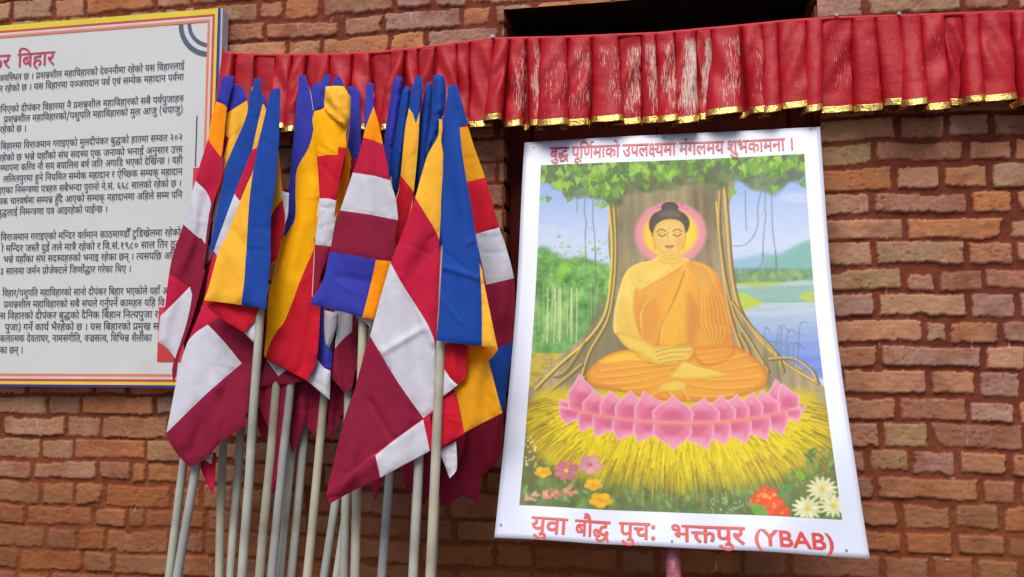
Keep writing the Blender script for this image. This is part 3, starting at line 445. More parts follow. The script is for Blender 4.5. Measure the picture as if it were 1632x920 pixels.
45,297 58,304* 98,316* 124,316 164,316* 208,280* 208,249 208,212* 179,192 203,182* 225,150* 225,128 225,103* 194,64* 164,54 180,39* 209,4* 221,-12 188,-34 171,-8* 141,30* 127,46 112,44* 96,44 80,44* 56,61* 56,76 56,91* 74,106* 88,106 98,106* 120,98* 137,84 161,88* 184,112* 184,130 184,148* 157,172* 132,173 116,170* 96,170 94,206 124,206* 156,216* 169,235* 169,248 169,265* 145,281* 126,281 109,281* 75,271* 58,262
309,276 226,276 226,167 237,174* 264,184* 284,184 316,184 316,148 290,148 267,148* 241,138* 226,126 226,0 186,0 186,87 174,77* 138,59* 113,59 90,59* 48,78* 23,116* 23,145 23,185* 78,232* 122,232 134,232* 162,228* 170,227 166,190 158,192* 134,196* 124,196 96,196* 64,170* 64,146 64,120* 94,94* 114,94 136,94* 170,115* 186,130 186,276 0,276 0,311 309,311
85,276 85,0 44,0 44,276 0,276 0,311 136,311 136,276/45,308 34,347* 14,392* -11,412* -28,412 -39,412* -56,407* -63,404 -75,441 -56,448* -30,448 -5,448* 25,431* 39,410 52,448* 102,448 118,448* 145,442* 155,436 144,403 136,408* 116,414* 106,414 86,414* 64,391* 64,374 64,368* 65,363 74,340* 82,308
-84,308 -95,347* -116,392* -140,412* -158,412 -168,412* -186,407* -192,404 -204,441 -185,448* -159,448 -134,448* -104,431* -90,410 -78,448* -28,448 -12,448* 16,442* 26,436 14,403 6,408* -13,414* -24,414 -44,414* -65,391* -65,374 -65,368* -64,363 -56,340* -47,308
23,-64 30,-35* 44,32* 48,58 96,58 100,52 93,26* 69,-37* 56,-64
192,-12 168,22 303,103 303,185 218,185 202,185* 194,186 210,174* 229,141* 229,122 229,102* 208,75* 175,62* 155,62 116,62* 47,125* 16,200 51,213 74,156* 123,98* 153,98 170,98* 190,113* 190,128 190,146* 159,177* 136,188 151,220 303,220 303,276 0,276 0,311 396,311 396,276 344,276 344,0 303,0 303,62
256,156 246,152* 216,146* 195,146 170,146* 128,156* 112,163 89,148* 64,122* 64,104 64,94* 74,74* 100,60* 124,60 129,60* 134,60 132,70* 132,78 132,94* 152,108* 164,108 184,108* 206,82* 206,68 206,54* 194,38* 182,33 192,22* 210,1* 224,-12 195,-32 182,-17* 157,14* 149,26 143,26* 129,25* 122,25 93,25* 48,46* 23,81* 23,102 23,130* 58,166* 82,180 60,195* 37,230* 37,254 37,280* 78,316* 116,316 146,316* 191,287* 191,258 191,234* 168,200* 148,186 158,184* 180,182* 190,182 206,182* 234,187* 248,193/76,251 76,234* 98,208* 114,200 152,224* 152,253 152,265* 134,283* 114,283 98,283* 76,266*
74,207 60,207* 42,223* 42,241 42,260* 60,275* 74,275 86,275* 104,260* 104,241 104,223* 86,207*/74,-7 60,-7* 42,9* 42,27 42,46* 60,61* 74,61 86,61* 104,46* 104,27 104,9* 86,-7*
""".strip().split("\n")
LINES = """
1259:0,0,0;1,260,0;2,390,0;3,674,0;4,674,0;5,1054,0|1014:6,0,0;7,130,0;8,415,0;9,680,0;5,810,0
1586:10,0,0;11,382,0;6,660,0;12,790,0;13,1300,0|350:14,0,0|190:15,0,0|1740:16,0,0;17,284,0;18,624,0;17,932,0;1,1272,0;19,1401,0|2212:20,0,0;8,299,0;9,564,0;6,694,0;11,824,0;8,1102,0;9,1367,0;5,1496,0;4,1701,0;21,2082,0|1651:0,0,0;22,232,0;11,260,0;23,538,0;23,816,0;1,1093,0;20,1222,0;9,1522,0|980:5,0,0;8,204,0;22,470,0;4,470,0;21,851,0|628:24,0,0;25,290,0|1721:6,0,0;11,130,0;8,408,0;9,673,0;5,802,0;19,1007,0;9,1346,0;26,1476,0
278:23,0,0|980:5,0,0;8,204,0;22,470,0;4,470,0;21,851,0|350:14,0,0|190:15,0,0|628:24,0,0;25,290,0|1436:6,0,0;11,130,0;8,408,0;9,673,0;5,802,0;20,1007,0;9,1306,0|1909:2,0,0;27,284,0;5,908,0;9,1112,0;0,1242,0;9,1502,0;23,1632,0|562:2,0,0;11,284,0;28,562,0|554:29,0,0;11,276,0;3,554,0|1184:25,0,0;30,338,0;24,513,0;22,803,0;4,803,0|1361:20,0,0;8,299,0;9,564,0;0,694,0;9,954,0;23,1084,0|990:2,0,0;11,284,0;28,562,0;20,562,0;9,861,0
1480:7,0,0;6,286,0;23,415,0;29,692,0;4,969,0;21,1350,0|1259:0,0,0;1,260,0;2,390,0;3,674,0;4,674,0;5,1054,0|1436:6,0,0;11,130,0;8,408,0;9,673,0;5,802,0;20,1007,0;9,1306,0|278:23,0,0;31,278,0|1740:16,0,0;17,284,0;18,624,0;17,932,0;1,1272,0;19,1401,0|2212:20,0,0;8,299,0;9,564,0;6,694,0;11,824,0;8,1102,0;9,1367,0;5,1496,0;4,1701,0;21,2082,0|624:25,0,0;7,338,0;31,624,0|1894:2,0,0;11,284,0;28,562,0;2,562,0;32,846,0;33,846,0;9,1217,0;8,1346,0;34,1612,0
1740:16,0,0;17,284,0;18,624,0;17,932,0;1,1272,0;19,1401,0|3748:20,0,0;8,299,0;9,564,0;6,694,0;11,824,0;8,1102,0;9,1367,0;5,1496,0;4,1701,0;21,2082,0;35,2212,0;2,2426,0;17,2710,0;32,3050,0;2,3050,0;6,3334,0;13,3464,0|2212:20,0,0;8,299,0;9,564,0;6,694,0;11,824,0;8,1102,0;9,1367,0;5,1496,0;4,1701,0;21,2082,0|638:20,0,0;32,299,0;19,299,0|882:36,0,0;33,512,0;32,882,0|1460:37,0,0;38,177,0;2,498,0;9,782,0;33,912,0;32,1282,0;39,1282,0
980:5,0,0;8,204,0;22,470,0;4,470,0;21,851,0|350:14,0,0|190:15,0,0
1443:6,0,0;7,130,0;8,415,0;9,680,0;5,810,0;20,1014,0;9,1314,0|1818:6,0,0;11,130,0;5,408,0;9,612,0;33,742,0;20,1112,0;9,1412,0;23,1541,0|1648:40,0,0;5,282,0;9,486,0;41,616,0;29,861,0;4,1138,0;21,1518,0|1897:20,0,0;32,299,0;19,299,0;0,638,0;1,898,0;2,1028,0;3,1312,0;4,1312,0;5,1692,0|1192:7,0,0;32,286,0;42,286,0;4,681,0;21,1062,0|1108:8,0,0;9,266,0;13,395,0;20,680,0;9,979,0|1076:25,0,0;30,338,0;11,513,0;13,791,0|826:43,0,0;44,276,0;43,551,0
980:5,0,0;8,204,0;22,470,0;4,470,0;21,851,0|350:14,0,0|659:45,0,0;18,352,0;22,659,0|1196:24,0,0;8,290,0;9,556,0;46,685,0;4,685,0;21,1066,0|634:25,0,0;3,338,0;47,338,0|1082:25,0,0;0,338,0;48,598,0;24,792,0|658:29,0,0;4,276,0|1288:33,0,0;23,371,0;9,648,0;4,778,0;21,1159,0|1004:45,0,0;23,352,0;9,629,0;26,758,0|1332:10,0,0;23,382,0;32,660,0;25,660,0;9,998,0;5,1127,0|704:49,0,0;50,274,0
1332:12,0,0;9,511,0;2,640,0;23,924,0;9,1202,0|993:4,0,0;6,381,0;5,510,0;11,715,0|407:23,0,0;51,278,0|628:25,0,0;24,338,0|1512:7,0,0;24,286,0;9,576,0;6,705,0;19,834,0;25,1174,0|574:7,0,0;52,286,0;28,574,0|786:33,0,0;6,371,0;13,500,0|1211:10,0,0;40,382,0;9,664,0;6,793,0;53,922,0|1138:45,0,0;29,352,0;4,628,0;21,1009,0|1328:0,0,0;22,232,0;6,260,0;54,390,0;55,798,0;14,978,0|190:15,0,0|685:24,0,0;8,290,0;1,556,0
2010:19,0,0;6,339,0;19,468,0;13,808,0;2,1092,0;32,1376,0;5,1376,0;20,1581,0;9,1880,0|543:56,0,0;23,266,0;22,543,0|1410:6,0,0;23,130,0;24,407,0;6,697,0;20,826,0;13,1126,0|1184:25,0,0;30,338,0;24,513,0;22,803,0;4,803,0|1361:20,0,0;8,299,0;9,564,0;0,694,0;9,954,0;23,1084,0|204:5,0,0|1340:57,0,0;6,276,0;58,406,0;4,959,0|1184:25,0,0;30,338,0;24,513,0;4,803,0;59,1074,0|1361:20,0,0;8,299,0;9,564,0;0,694,0;9,954,0;23,1084,0
1032:41,0,0;29,246,0;4,522,0;9,903,0|1652:6,0,0;23,130,0;20,407,0;55,706,0;60,885,0;61,1161,0;9,1522,0|1107:2,0,0;60,284,0;8,560,0;34,826,0|1544:25,0,0;7,338,0;31,624,0;45,624,0;55,975,0;0,1154,0;9,1414,0|1025:2,0,0;32,284,0;5,284,0;9,488,0;23,618,0;21,896,0|884:23,0,0;22,278,0;62,278,0;25,412,0;3,750,0;62,750,0|826:63,0,0;63,276,0;64,551,0|1317:25,0,0;9,338,0;19,468,0;4,806,0;21,1188,0|980:5,0,0;8,204,0;22,470,0;4,470,0;21,851,0|350:14,0,0|190:15,0,0
680:20,0,0;4,299,0|1646:65,0,0;9,317,0;5,446,0;11,651,0;52,929,0;28,1218,0;20,1218,0;9,1517,0|1103:25,0,0;66,338,0;18,796,0|526:56,0,0;46,266,0;0,266,0;31,498,0|1298:36,0,0;29,512,0;4,788,0;21,1169,0|1184:25,0,0;30,338,0;24,513,0;4,803,0;59,1074,0|1790:20,0,0;8,299,0;9,564,0;0,694,0;9,954,0;23,1084,0;20,1361,0;9,1660,0|1116:10,0,0;6,382,0;8,512,0;19,777,0;22,1116,0|812:25,0,0;30,338,0;20,513,0|691:2,0,0;6,284,0;23,414,0
1395:7,0,0;32,286,0;42,286,0;19,681,0;9,1020,0;26,1150,0|1652:6,0,0;23,130,0;20,407,0;55,706,0;60,885,0;61,1161,0;9,1522,0|560:2,0,0;60,284,0|1738:36,0,0;41,512,0;5,757,0;8,962,0;22,1227,0;4,1227,0;21,1608,0|1188:2,0,0;9,284,0;26,414,0;55,659,0;14,838,0|190:15,0,0
1818:6,0,0;11,130,0;5,408,0;9,612,0;33,742,0;20,1112,0;9,1412,0;23,1541,0|1648:40,0,0;5,282,0;9,486,0;41,616,0;29,861,0;4,1138,0;21,1518,0|1072:20,0,0;6,299,0;55,428,0;0,608,0;5,868,0|1269:11,0,0;13,278,0;28,563,0;20,563,0;9,862,0;23,992,0|1883:4,0,0;9,381,0;67,510,0;20,803,0;9,1102,0;68,1232,0;53,1465,0;69,1754,0|1846:70,0,0;32,230,0;6,252,0;53,382,0;54,670,0;22,1079,0;19,1079,0;20,1418,0;9,1717,0|980:5,0,0;8,204,0;22,470,0;4,470,0;21,851,0
130:21,0,0|1072:20,0,0;6,299,0;55,428,0;0,608,0;5,868,0|850:33,0,0;48,371,0;13,566,0;31,850,0|506:71,0,0;26,260,0|624:13,0,0;19,285,0;22,624,0|704:20,0,0;9,299,0;60,428,0;31,704,0|980:5,0,0;8,204,0;22,470,0;4,470,0;21,851,0|204:5,0,0|2116:6,0,0;11,130,0;62,408,0;25,542,0;3,880,0;62,880,0;72,1014,0;73,1289,0;64,1564,0;44,1840,0|806:25,0,0;9,338,0;19,468,0|619:6,0,0;13,130,0;5,414,0|761:67,0,0;74,246,0;19,292,0;21,632,0
659:45,0,0;18,352,0;22,659,0|1196:24,0,0;8,290,0;9,556,0;46,685,0;4,685,0;9,1066,0|634:25,0,0;3,338,0;47,338,0|2140:25,0,0;0,338,0;48,598,0;24,792,0;8,1082,0;34,1348,0;4,1630,0;21,2010,0|1004:45,0,0;23,352,0;9,629,0;41,758,0|980:5,0,0;8,204,0;22,470,0;4,470,0;9,851,0|628:14,0,0;23,350,0;59,628,0|190:15,0,0|1566:75,0,0;24,174,0;25,464,0;2,802,0;6,1086,0;14,1216,0|789:10,0,0;6,382,0;23,512,0
276:76,0,0|1235:25,0,0;9,338,0;19,468,0;20,806,0;9,1106,0|948:33,0,0;20,371,0;28,670,0;23,670,0|1677:16,0,0;21,284,0;33,414,0;22,784,0;77,784,0;70,1086,0;19,1338,0;22,1677,0|1721:6,0,0;33,130,0;61,500,0;78,862,0;42,992,0;9,1387,0;5,1516,0|996:40,0,0;5,282,0;22,486,0;4,486,0;9,867,0|727:6,0,0;38,130,0;29,450,0|190:15,0,0
2544:6,0,0;11,130,0;8,408,0;9,673,0;5,802,0;35,1007,0;2,1222,0;17,1506,0;32,1846,0;2,1846,0;6,2130,0;13,2259,0|2212:20,0,0;8,299,0;9,564,0;6,694,0;11,824,0;8,1102,0;9,1367,0;5,1496,0;4,1701,0;21,2082,0|874:25,0,0;9,338,0;23,468,0;21,745,0|1259:0,0,0;1,260,0;2,390,0;3,674,0;4,674,0;5,1054,0|1014:6,0,0;7,130,0;8,415,0;9,680,0;5,810,0|1478:45,0,0;29,352,0;4,628,0;21,1009,0;19,1138,0;22,1478,0|685:24,0,0;8,290,0;9,556,0;46,685,0|382:10,0,0
1740:16,0,0;17,284,0;18,624,0;17,932,0;1,1272,0;19,1401,0|2212:20,0,0;8,299,0;9,564,0;6,694,0;11,824,0;8,1102,0;9,1367,0;5,1496,0;4,1701,0;21,2082,0|624:25,0,0;7,338,0;31,624,0|972:25,0,0;3,338,0;47,338,0;19,634,0;22,972,0|1120:40,0,0;23,282,0;32,559,0;28,559,0;2,559,0;23,843,0;79,1120,0|1356:4,0,0;9,381,0;20,510,0;8,810,0;34,1075,0|685:24,0,0;6,290,0;8,420,0|408:6,0,0;11,130,0
338:25,0,0|1518:6,0,0;11,130,0;8,408,0;9,673,0;5,802,0;4,1007,0;21,1388,0|1259:0,0,0;1,260,0;2,390,0;3,674,0;4,674,0;5,1054,0|1192:7,0,0;32,286,0;42,286,0;4,681,0;21,1062,0|1048:0,0,0;31,232,0;6,260,0;23,390,0;4,667,0|1088:6,0,0;7,130,0;8,415,0;9,680,0;23,810,0|1656:6,0,0;23,130,0;75,407,0;24,582,0;2,872,0;32,1156,0;33,1156,0;9,1526,0|204:5,0,0
962:2,0,0;32,284,0;33,284,0;9,655,0;39,784,0|559:40,0,0;23,282,0;79,559,0|800:4,0,0;9,381,0;24,510,0;28,800,0|1332:45,0,0;31,352,0;5,352,0;8,556,0;22,822,0;4,822,0;21,1202,0|350:14,0,0|190:15,0,0|628:24,0,0;25,290,0|1525:6,0,0;7,130,0;8,415,0;9,680,0;5,810,0;4,1014,0;21,1396,0|992:16,0,0;20,284,0;32,583,0;54,583,0|338:25,0,0
1704:4,0,0;19,381,0;9,720,0;75,850,0;20,1024,0;4,1323,0|1586:0,0,0;22,232,0;11,260,0;13,538,0;9,823,0;47,952,0;5,1248,0;80,1452,0|2004:23,0,0;9,278,0;20,407,0;25,706,0;3,1044,0;40,1044,0;1,1326,0;6,1455,0;13,1584,0;80,1870,0|1590:11,0,0;81,278,0;25,666,0;75,1004,0;11,1178,0;80,1456,0|1196:6,0,0;11,130,0;6,408,0;45,537,0;18,888,0|1319:17,0,0;31,340,0;19,340,0;1,679,0;4,808,0;9,1190,0
510:4,0,0;9,381,0|628:14,0,0;23,350,0;59,628,0|190:15,0,0
681:7,0,0;32,286,0;42,286,0|1714:2,0,0;74,284,0;6,284,0;61,414,0;28,775,0;20,775,0;9,1074,0;4,1204,0;21,1584,0|1846:49,0,0;2,274,0;19,558,0;82,897,0;24,1127,0;20,1417,0;9,1716,0|1508:20,0,0;3,299,0;40,299,0;19,580,0;20,920,0;24,1218,0|1908:17,0,0;32,340,0;45,340,0;4,692,0;9,1072,0;20,1202,0;23,1501,0;9,1778,0|190:15,0,0
698:24,0,0;32,290,0;11,290,0;9,568,0|810:7,0,0;51,286,0;42,415,0|748:2,0,0;32,284,0;65,284,0;83,601,0|1270:45,0,0;50,352,0;2,781,0;32,1065,0;5,1065,0
""".strip().split("\n")

# ------------------------------------------------------------------ lettering (glyph outlines: x,y; * = curve control point)
_glyph_cache = {}
def glyph_geo(i, bold=0.0):
    key = (i, round(bold, 2))
    if key in _glyph_cache: return _glyph_cache[key]
    cu = bpy.data.curves.new('tmp', 'CURVE'); cu.dimensions = '2D'; cu.fill_mode = 'BOTH'; cu.offset = bold
    for c in GLYPHS[i].split('/'):
        raw = [(q.endswith('*'), *map(float, q.rstrip('*').split(','))) for q in c.split()]
        ex = []
        for k, a in enumerate(raw):
            nb = raw[(k + 1) % len(raw)]; ex.append(a)
            if a[0] and nb[0]: ex.append((False, (a[1] + nb[1]) / 2, (a[2] + nb[2]) / 2))
        k = next(j for j, q in enumerate(ex) if not q[0]); ex = ex[k:] + ex[:k] + [ex[k]]
        pts = []; j = 0
        while j < len(ex) - 1:
            if not ex[j + 1][0]: pts.append(ex[j][1:]); j += 1
            else:
                a, q, e = ex[j], ex[j + 1], ex[j + 2]
                for t in (0, .34, .67):
                    pts.append(((1 - t) ** 2 * a[1] + 2 * t * (1 - t) * q[1] + t * t * e[1], (1 - t) ** 2 * a[2] + 2 * t * (1 - t) * q[2] + t * t * e[2]))
                j += 2
        sp = cu.splines.new('POLY'); sp.points.add(len(pts) - 1)
        for n, p in enumerate(pts): sp.points[n].co = (p[0], p[1], 0, 1)
        sp.use_cyclic_u = True
    o = bpy.data.objects.new('tmp', cu); COL.objects.link(o)
    dg = bpy.context.evaluated_depsgraph_get(); dg.update()
    me = o.evaluated_get(dg).to_mesh()
    V = np.array([v.co[:2] for v in me.vertices]); F = [tuple(p.vertices) for p in me.polygons]
    o.evaluated_get(dg).to_mesh_clear()
    bpy.data.objects.remove(o); bpy.data.curves.remove(cu)
    zq = [0] * len(F)
    _glyph_cache[key] = (V, F)
    return V, F
def line_words(n):
    out = []
    for w in LINES[n].split('|'):
        adv, rest = w.split(':')
        out.append((float(adv), [tuple(map(int, q.split(','))) for q in rest.split(';')]))
    return out
def word_geo(word, x0, sc, bold=0.0):
    """list of (xy verts, faces, stagger) with the baseline on y = 0; bold letters are struck several times, slightly shifted"""
    out = []
    sh = [(0, 0)] if not bold else [(0, 0), (-bold, 0), (bold, 0)] if bold < 6 else [(0, 0), (-bold, 0), (bold, 0), (0, -bold * .6), (0, bold * .6), (-bold * .7, bold * .5), (bold * .7, -bold * .5), (bold * .7, bold * .5), (-bold * .7, -bold * .5)]
    for n, (g, gx, gy) in enumerate(word[1]):
        V, F = glyph_geo(g)
        if len(V):
            for k, (dx, dy) in enumerate(sh): out.append((np.stack([x0 + (V[:, 0] + gx + dx) * sc[0], (V[:, 1] + gy + dy) * sc[1]], 1), F, (n % 3) * len(sh) + k))
    return out
def latin_geo(txt, x0, x1, h):
    cu = bpy.data.curves.new('tmp', 'FONT'); cu.body = txt; cu.size = 1; cu.offset = .022
    o = bpy.data.objects.new('tmp', cu); COL.objects.link(o)
    dg = bpy.context.evaluated_depsgraph_get(); dg.update()
    me = o.evaluated_get(dg).to_mesh()
    V = np.array([v.co[:2] for v in me.vertices]); F = [tuple(p.vertices) for p in me.polygons]
    o.evaluated_get(dg).to_mesh_clear(); bpy.data.objects.remove(o); bpy.data.curves.remove(cu)
    a, b = V[:, 0].min(), V[:, 0].max()
    V[:, 0] = x0 + (V[:, 0] - a) * (x1 - x0) / (b - a); V[:, 1] = V[:, 1] * h / .73
    return [(V, F, 1)]
def join_text(name, parts, place, mat, parent, step=.00004):
    VV, FF, n = [], [], 0
    for V, F, st in parts:
        P = place(V, st * step)
        VV.append(P); FF += [tuple(i + n for i in f) for f in F]; n += len(V)
    return mesh_obj(name, np.concatenate(VV), FF, mat, parent)

# ------------------------------------------------------------------ information board on the wall
YB = -0.048                                  # printed face of the board
BT = (at(200, 24, YB)[2] + at(345, 13, YB)[2] + at(20, 42, YB)[2]) / 3
BB = (at(30, 617, YB)[2] + at(240, 618, YB)[2]) / 2
BR = at(349, 100, YB)[0]
BL = at(-150, 300, YB)[0]
board = empty('information_board', ((BL + BR) / 2, YB + .02, BB))
tag(board, 'large white information board with printed paragraphs and striped border on the brick wall', 'notice board')
white_flex = material('white_printed_flex', lin(212, 213, 212), .42, .25, var=.03, vscale=3, bump=.05, bscale=8, bdist=.01, dirt=((.42, .38, .33), 5, .6, .8, .18))
side_m = material('pale_flex_edge', lin(196, 198, 210), .5, .4, var=.08, vscale=20)
boxes('panel', [((BL, YB, BB), (BR, -.014, BT))], white_flex, board, .004)
boxes('edge_wrap', [((BR + .0003, YB + .001, BB), (BR + .006, -.013, BT))], side_m, board, .002)
stripe_cols = [('violet', lin(62, 44, 140), .0075), ('yellow', lin(226, 208, 52), .0085), ('red', lin(208, 70, 62), .0072), ('white', lin(204, 206, 210), .0068), ('orange', lin(226, 132, 92), .0078)]
V, F, fm, mats = [], [], [], []
ins = 0.0002
y = YB - .0012
for n, (nm, c, w) in enumerate(stripe_cols):
    mats.append(material('printed_' + nm, c, .4, .4, var=.06, vscale=14))
    a, b_ = ins, ins + w
    wt, wb = (w * 1.25, w * 1.25)
    o0, o1 = sum(q[2] for q in stripe_cols[:n]), sum(q[2] for q in stripe_cols[:n + 1])
    for (x0, x1, z0, z1) in ((BR - o1, BR - o0, BB + o0, BT - o0), (BL + o0, BL + o1, BB + o0, BT - o0),
                             (BL + o1, BR - o1, BT - o1, BT - o0), (BL + o1, BR - o1, BB + o0, BB + o1)):
        k = len(V); V += [(x0, y, z0), (x1, y, z0), (x1, y, z1), (x0, y, z1)]; F.append((k, k + 1, k + 2, k + 3)); fm.append(1 if n == 0 and abs(z1 - BT) < .002 and x1 - x0 > .5 else n)
IN = sum(q[2] for q in stripe_cols)
mesh_obj('border_stripes', V, F, mats, board, fmat=fm)
# corner arcs, top right
arc_m = material('printed_slate_blue', lin(86, 98, 122), .4, .4)
cxa, cza = at(338, 34, YB)[0], at(338, 34, YB)[2]
mpp = np.linalg.norm(at(330, 60, YB) - at(320, 60, YB)) / 10
V, F = [], []
for r0, r1 in ((45.7, 53.0), (33.2, 38.7)):
    n0 = len(V); N_ = 40
    for i in range(N_ + 1):
        t = math.pi + math.pi / 2 * i / N_
        for r in (r0, r1):
            V.append((min(cxa + r * mpp * math.cos(t), BR - IN - .0005), y, min(cza + r * mpp * math.sin(t), BT - IN - .0005)))
    for i in range(N_):
        q = [n0 + 2 * i, n0 + 2 * i + 1, n0 + 2 * i + 3, n0 + 2 * i + 2]
        P = [V[k] for k in q]
        if max(p[0] for p in P) - min(p[0] for p in P) > 1e-5 and max(p[2] for p in P) - min(p[2] for p in P) > 1e-5: F.append(tuple(q))
mesh_obj('corner_arcs', V, F, arc_m, board)
# red stepped mark with a thin spire at the right edge
red_p = material('printed_red', lin(204, 66, 66), .4, .4, var=.06, vscale=14)
def bx(px, py): w = at(px, py, YB); return w[0], w[2]
xr = BR - IN - .0006
V, F = [], []
for (xa, ya, yb_) in ((304, 268, 399), (284, 400, 489), (250.5, 490, 577)):
    x0, z0 = bx(xa, yb_); z1 = bx(xa, ya)[1]
    k = len(V); V += [(x0, y, z0), (xr, y, z0), (xr, y, z1), (x0, y, z1)]; F.append((k, k + 1, k + 2, k + 3))
mesh_obj('stepped_mark', V, F, red_p, board)
x0, z0 = bx(311.5, 266); z1 = bx(311.5, 185)[1]
ink = material('dark_print_ink', lin(70, 58, 80), .4, .4)
mesh_obj('spire_line', [(x0 - .0016, y, z0 + .001), (x0 + .0016, y, z0 + .001), (x0 + .0016, y, z1), (x0 - .0016, y, z1)], [(0, 1, 2, 3)], ink, board)

z1_ = Z(0, 0, 3.98); z2_ = Z(0, 200, 3.98); z3_ = Z(0, 400, 3.98)
# line, anchor word index, (x,y) of its left edge, (x,y) of the right end (None: natural spacing)
TXT = [(1, z1_, 3, 230, 470, 1170, 432), (2, z1_, 1, 32, 562, 1167, 492), (3, z1_, 1, 135, 682, 1167, 634), (4, z1_, 0, 25, 755, 1162, 700),
       (5, z1_, 0, 0, 822, 170, 818), (6, z2_, 1, 152, 120, 1160, 82), (7, z2_, 1, 105, 200, 1160, 154), (8, z2_, 0, 2, 268, 1159, 224),
       (9, z2_, 0, 22, 338, 1158, 298), (10, z2_, 1, 97, 405, 1152, 374), (11, z2_, 1, 65, 480, 1157, 442), (12, z2_, 1, 126, 547, 684, 534),
       (13, z2_, 0, 5, 708, 1148, 682), (14, z2_, 1, 38, 780, 1165, 755), (15, z2_, 0, 22, 852, 1122, 826), (16, z3_, 1, 40, 128, 834, 116),
       (17, z3_, 1, 255, 264, 1066, 255), (18, z3_, 0, 25, 340, 1045, 330), (19, z3_, 1, 50, 412, 1005, 404), (20, z3_, 0, 32, 486, 1010, 478),
       (21, z3_, 0, 0, 557, 964, 552), (22, z3_, 0, 0, 632, 148, 628)]
# letter body (baseline to head stroke) is about 0.3 of the 500-unit em
body = []
SC = 9.4 / 305 * mpp * .985
for n, zf, ai, xl, yl, xrr, yr in TXT:
    pl, pr = zf(xl, yl)[0], zf(xrr, yr)[0]
    A, B = at(*pl, YB), at(*pr, YB)
    W = line_words(n)
    zc_ = (A[2] + B[2]) / 2 - 150 * SC
    nat = sum(w[0] for w in W[ai:])
    ng = len(W) - 1 - ai
    span = B[0] - A[0]
    sx = SC
    gap = (span - nat * sx) / max(ng, 1)
    if ng and gap < 110 * SC or ng == 0:
        sx = (span - ng * 120 * SC) / nat; gap = 120 * SC
    elif gap > 260 * SC:
        sx = (span - ng * 230 * SC) / nat; sx = min(sx, SC * 1.22); gap = (span - nat * sx) / ng
    x = A[0]
    for k in range(ai): x -= W[k][0] * sx + gap
    for w in W:
        for Vv, Ff, st in word_geo(w, x, (sx, SC), 0):
            body.append((Vv + np.array([0, zc_]), Ff, st))
        x += w[0] * sx + gap
def place_board(V, dy): return np.stack([V[:, 0], np.full(len(V), y - .0004 - dy), V[:, 1]], 1)
join_text('body_lettering', body, place_board, ink, board)
W = line_words(0)
A, B = at(*z1_(113, 385)[0], YB), at(*z1_(348, 372)[0], YB)
sx = (B[0] - A[0]) / W[1][0]; sz = 20.5 / 305 * mpp
zc_ = (A[2] + B[2]) / 2 - 150 * sz
parts = [(v + np.array([0, zc_]), f, s) for v, f, s in word_geo(W[1], A[0], (sx, sz), 5)]
xw = at(*z1_(66, 392)[0], YB)[0] - W[0][0] * sx
parts += [(v + np.array([0, zc_]), f, s) for v, f, s in word_geo(W[0], xw, (sx, sz), 5)]
join_text('title_lettering', parts, place_board, material('crimson_ink', lin(196, 62, 92), .4, .4), board)

# ------------------------------------------------------------------ pleated red valance with gold hem
top_px = [(357, 88), (390, 91), (430, 92), (520, 91.5), (606, 88), (690, 79), (740, 72), (787, 66.5), (900, 64), (1049, 58), (1181, 46), (1260, 38), (1332, 33.5), (1428, 31), (1530, 27), (1632, 23.5), (1760, 17)]
YV = -0.026
tw = np.array([at(a, b, YV) for a, b in top_px])
arc = np.concatenate([[0], np.cumsum(np.linalg.norm(np.diff(tw, axis=0), axis=1))])
def top_at(s): return np.array([np.interp(s, arc, tw[:, k]) for k in range(3)])
val = empty('festoon_valance', tuple(tw[8]))
tag(val, 'long red pleated valance with gold hem strung across the wall above flags and poster', 'valance')
rv = random.Random(21)
prof = [(0.0, -.04), (.05, -.42), (.13, -.74), (.28, -.88), (.46, -.97), (.64, -1.0), (.82, -.98), (.94, -.90), (.99, -.70), (.97, -.42), (.94, -.2), (.965, -.06)]
ss, dep, shade = [], [], []
s = 0.0; pi = 0
pleats = []
while s < arc[-1]:
    w = rv.uniform(.034, .074); pleats.append((s, w)); s += w
NT = 66
tt = np.concatenate([np.linspace(0, .91, NT - 12), np.linspace(.922, 1, 12)])
rows_ = []
U = []
for n, (s0, w) in enumerate(pleats):
    amp = rv.uniform(.65, 1.35) * (.45 if rv.random() < .14 else 1); skew = rv.uniform(-.25, .35); sw = rv.uniform(-.020, .016); flip = rv.random() < .12
    ph = rv.uniform(0, 6); dg = rv.uniform(-1, 1); dlen = rv.uniform(-.010, .012)
    for k, (u, dd) in enumerate(prof):
        U.append((s0, w, u, dd, amp, skew, sw, ph, dg, dlen, n))
U = np.array(U)
tt2 = tt[None, :]
s0, w, u, dd, amp, skew, sw, ph, dg, dlen, pn = [U[:, k][:, None] for k in range(11)]
spx = s0 + u * w
a_t = (.016 + .040 * tt2 ** 1.2) * amp
depth = dd * a_t - .004
depth -= .010 * np.sin(tt2 * 3.0 + ph) * tt2 * (1 - .4 * tt2)
lateral = sw * tt2 + (u - .5) * w * .32 * (tt2 ** 1.3) * np.sign(.6 + skew)
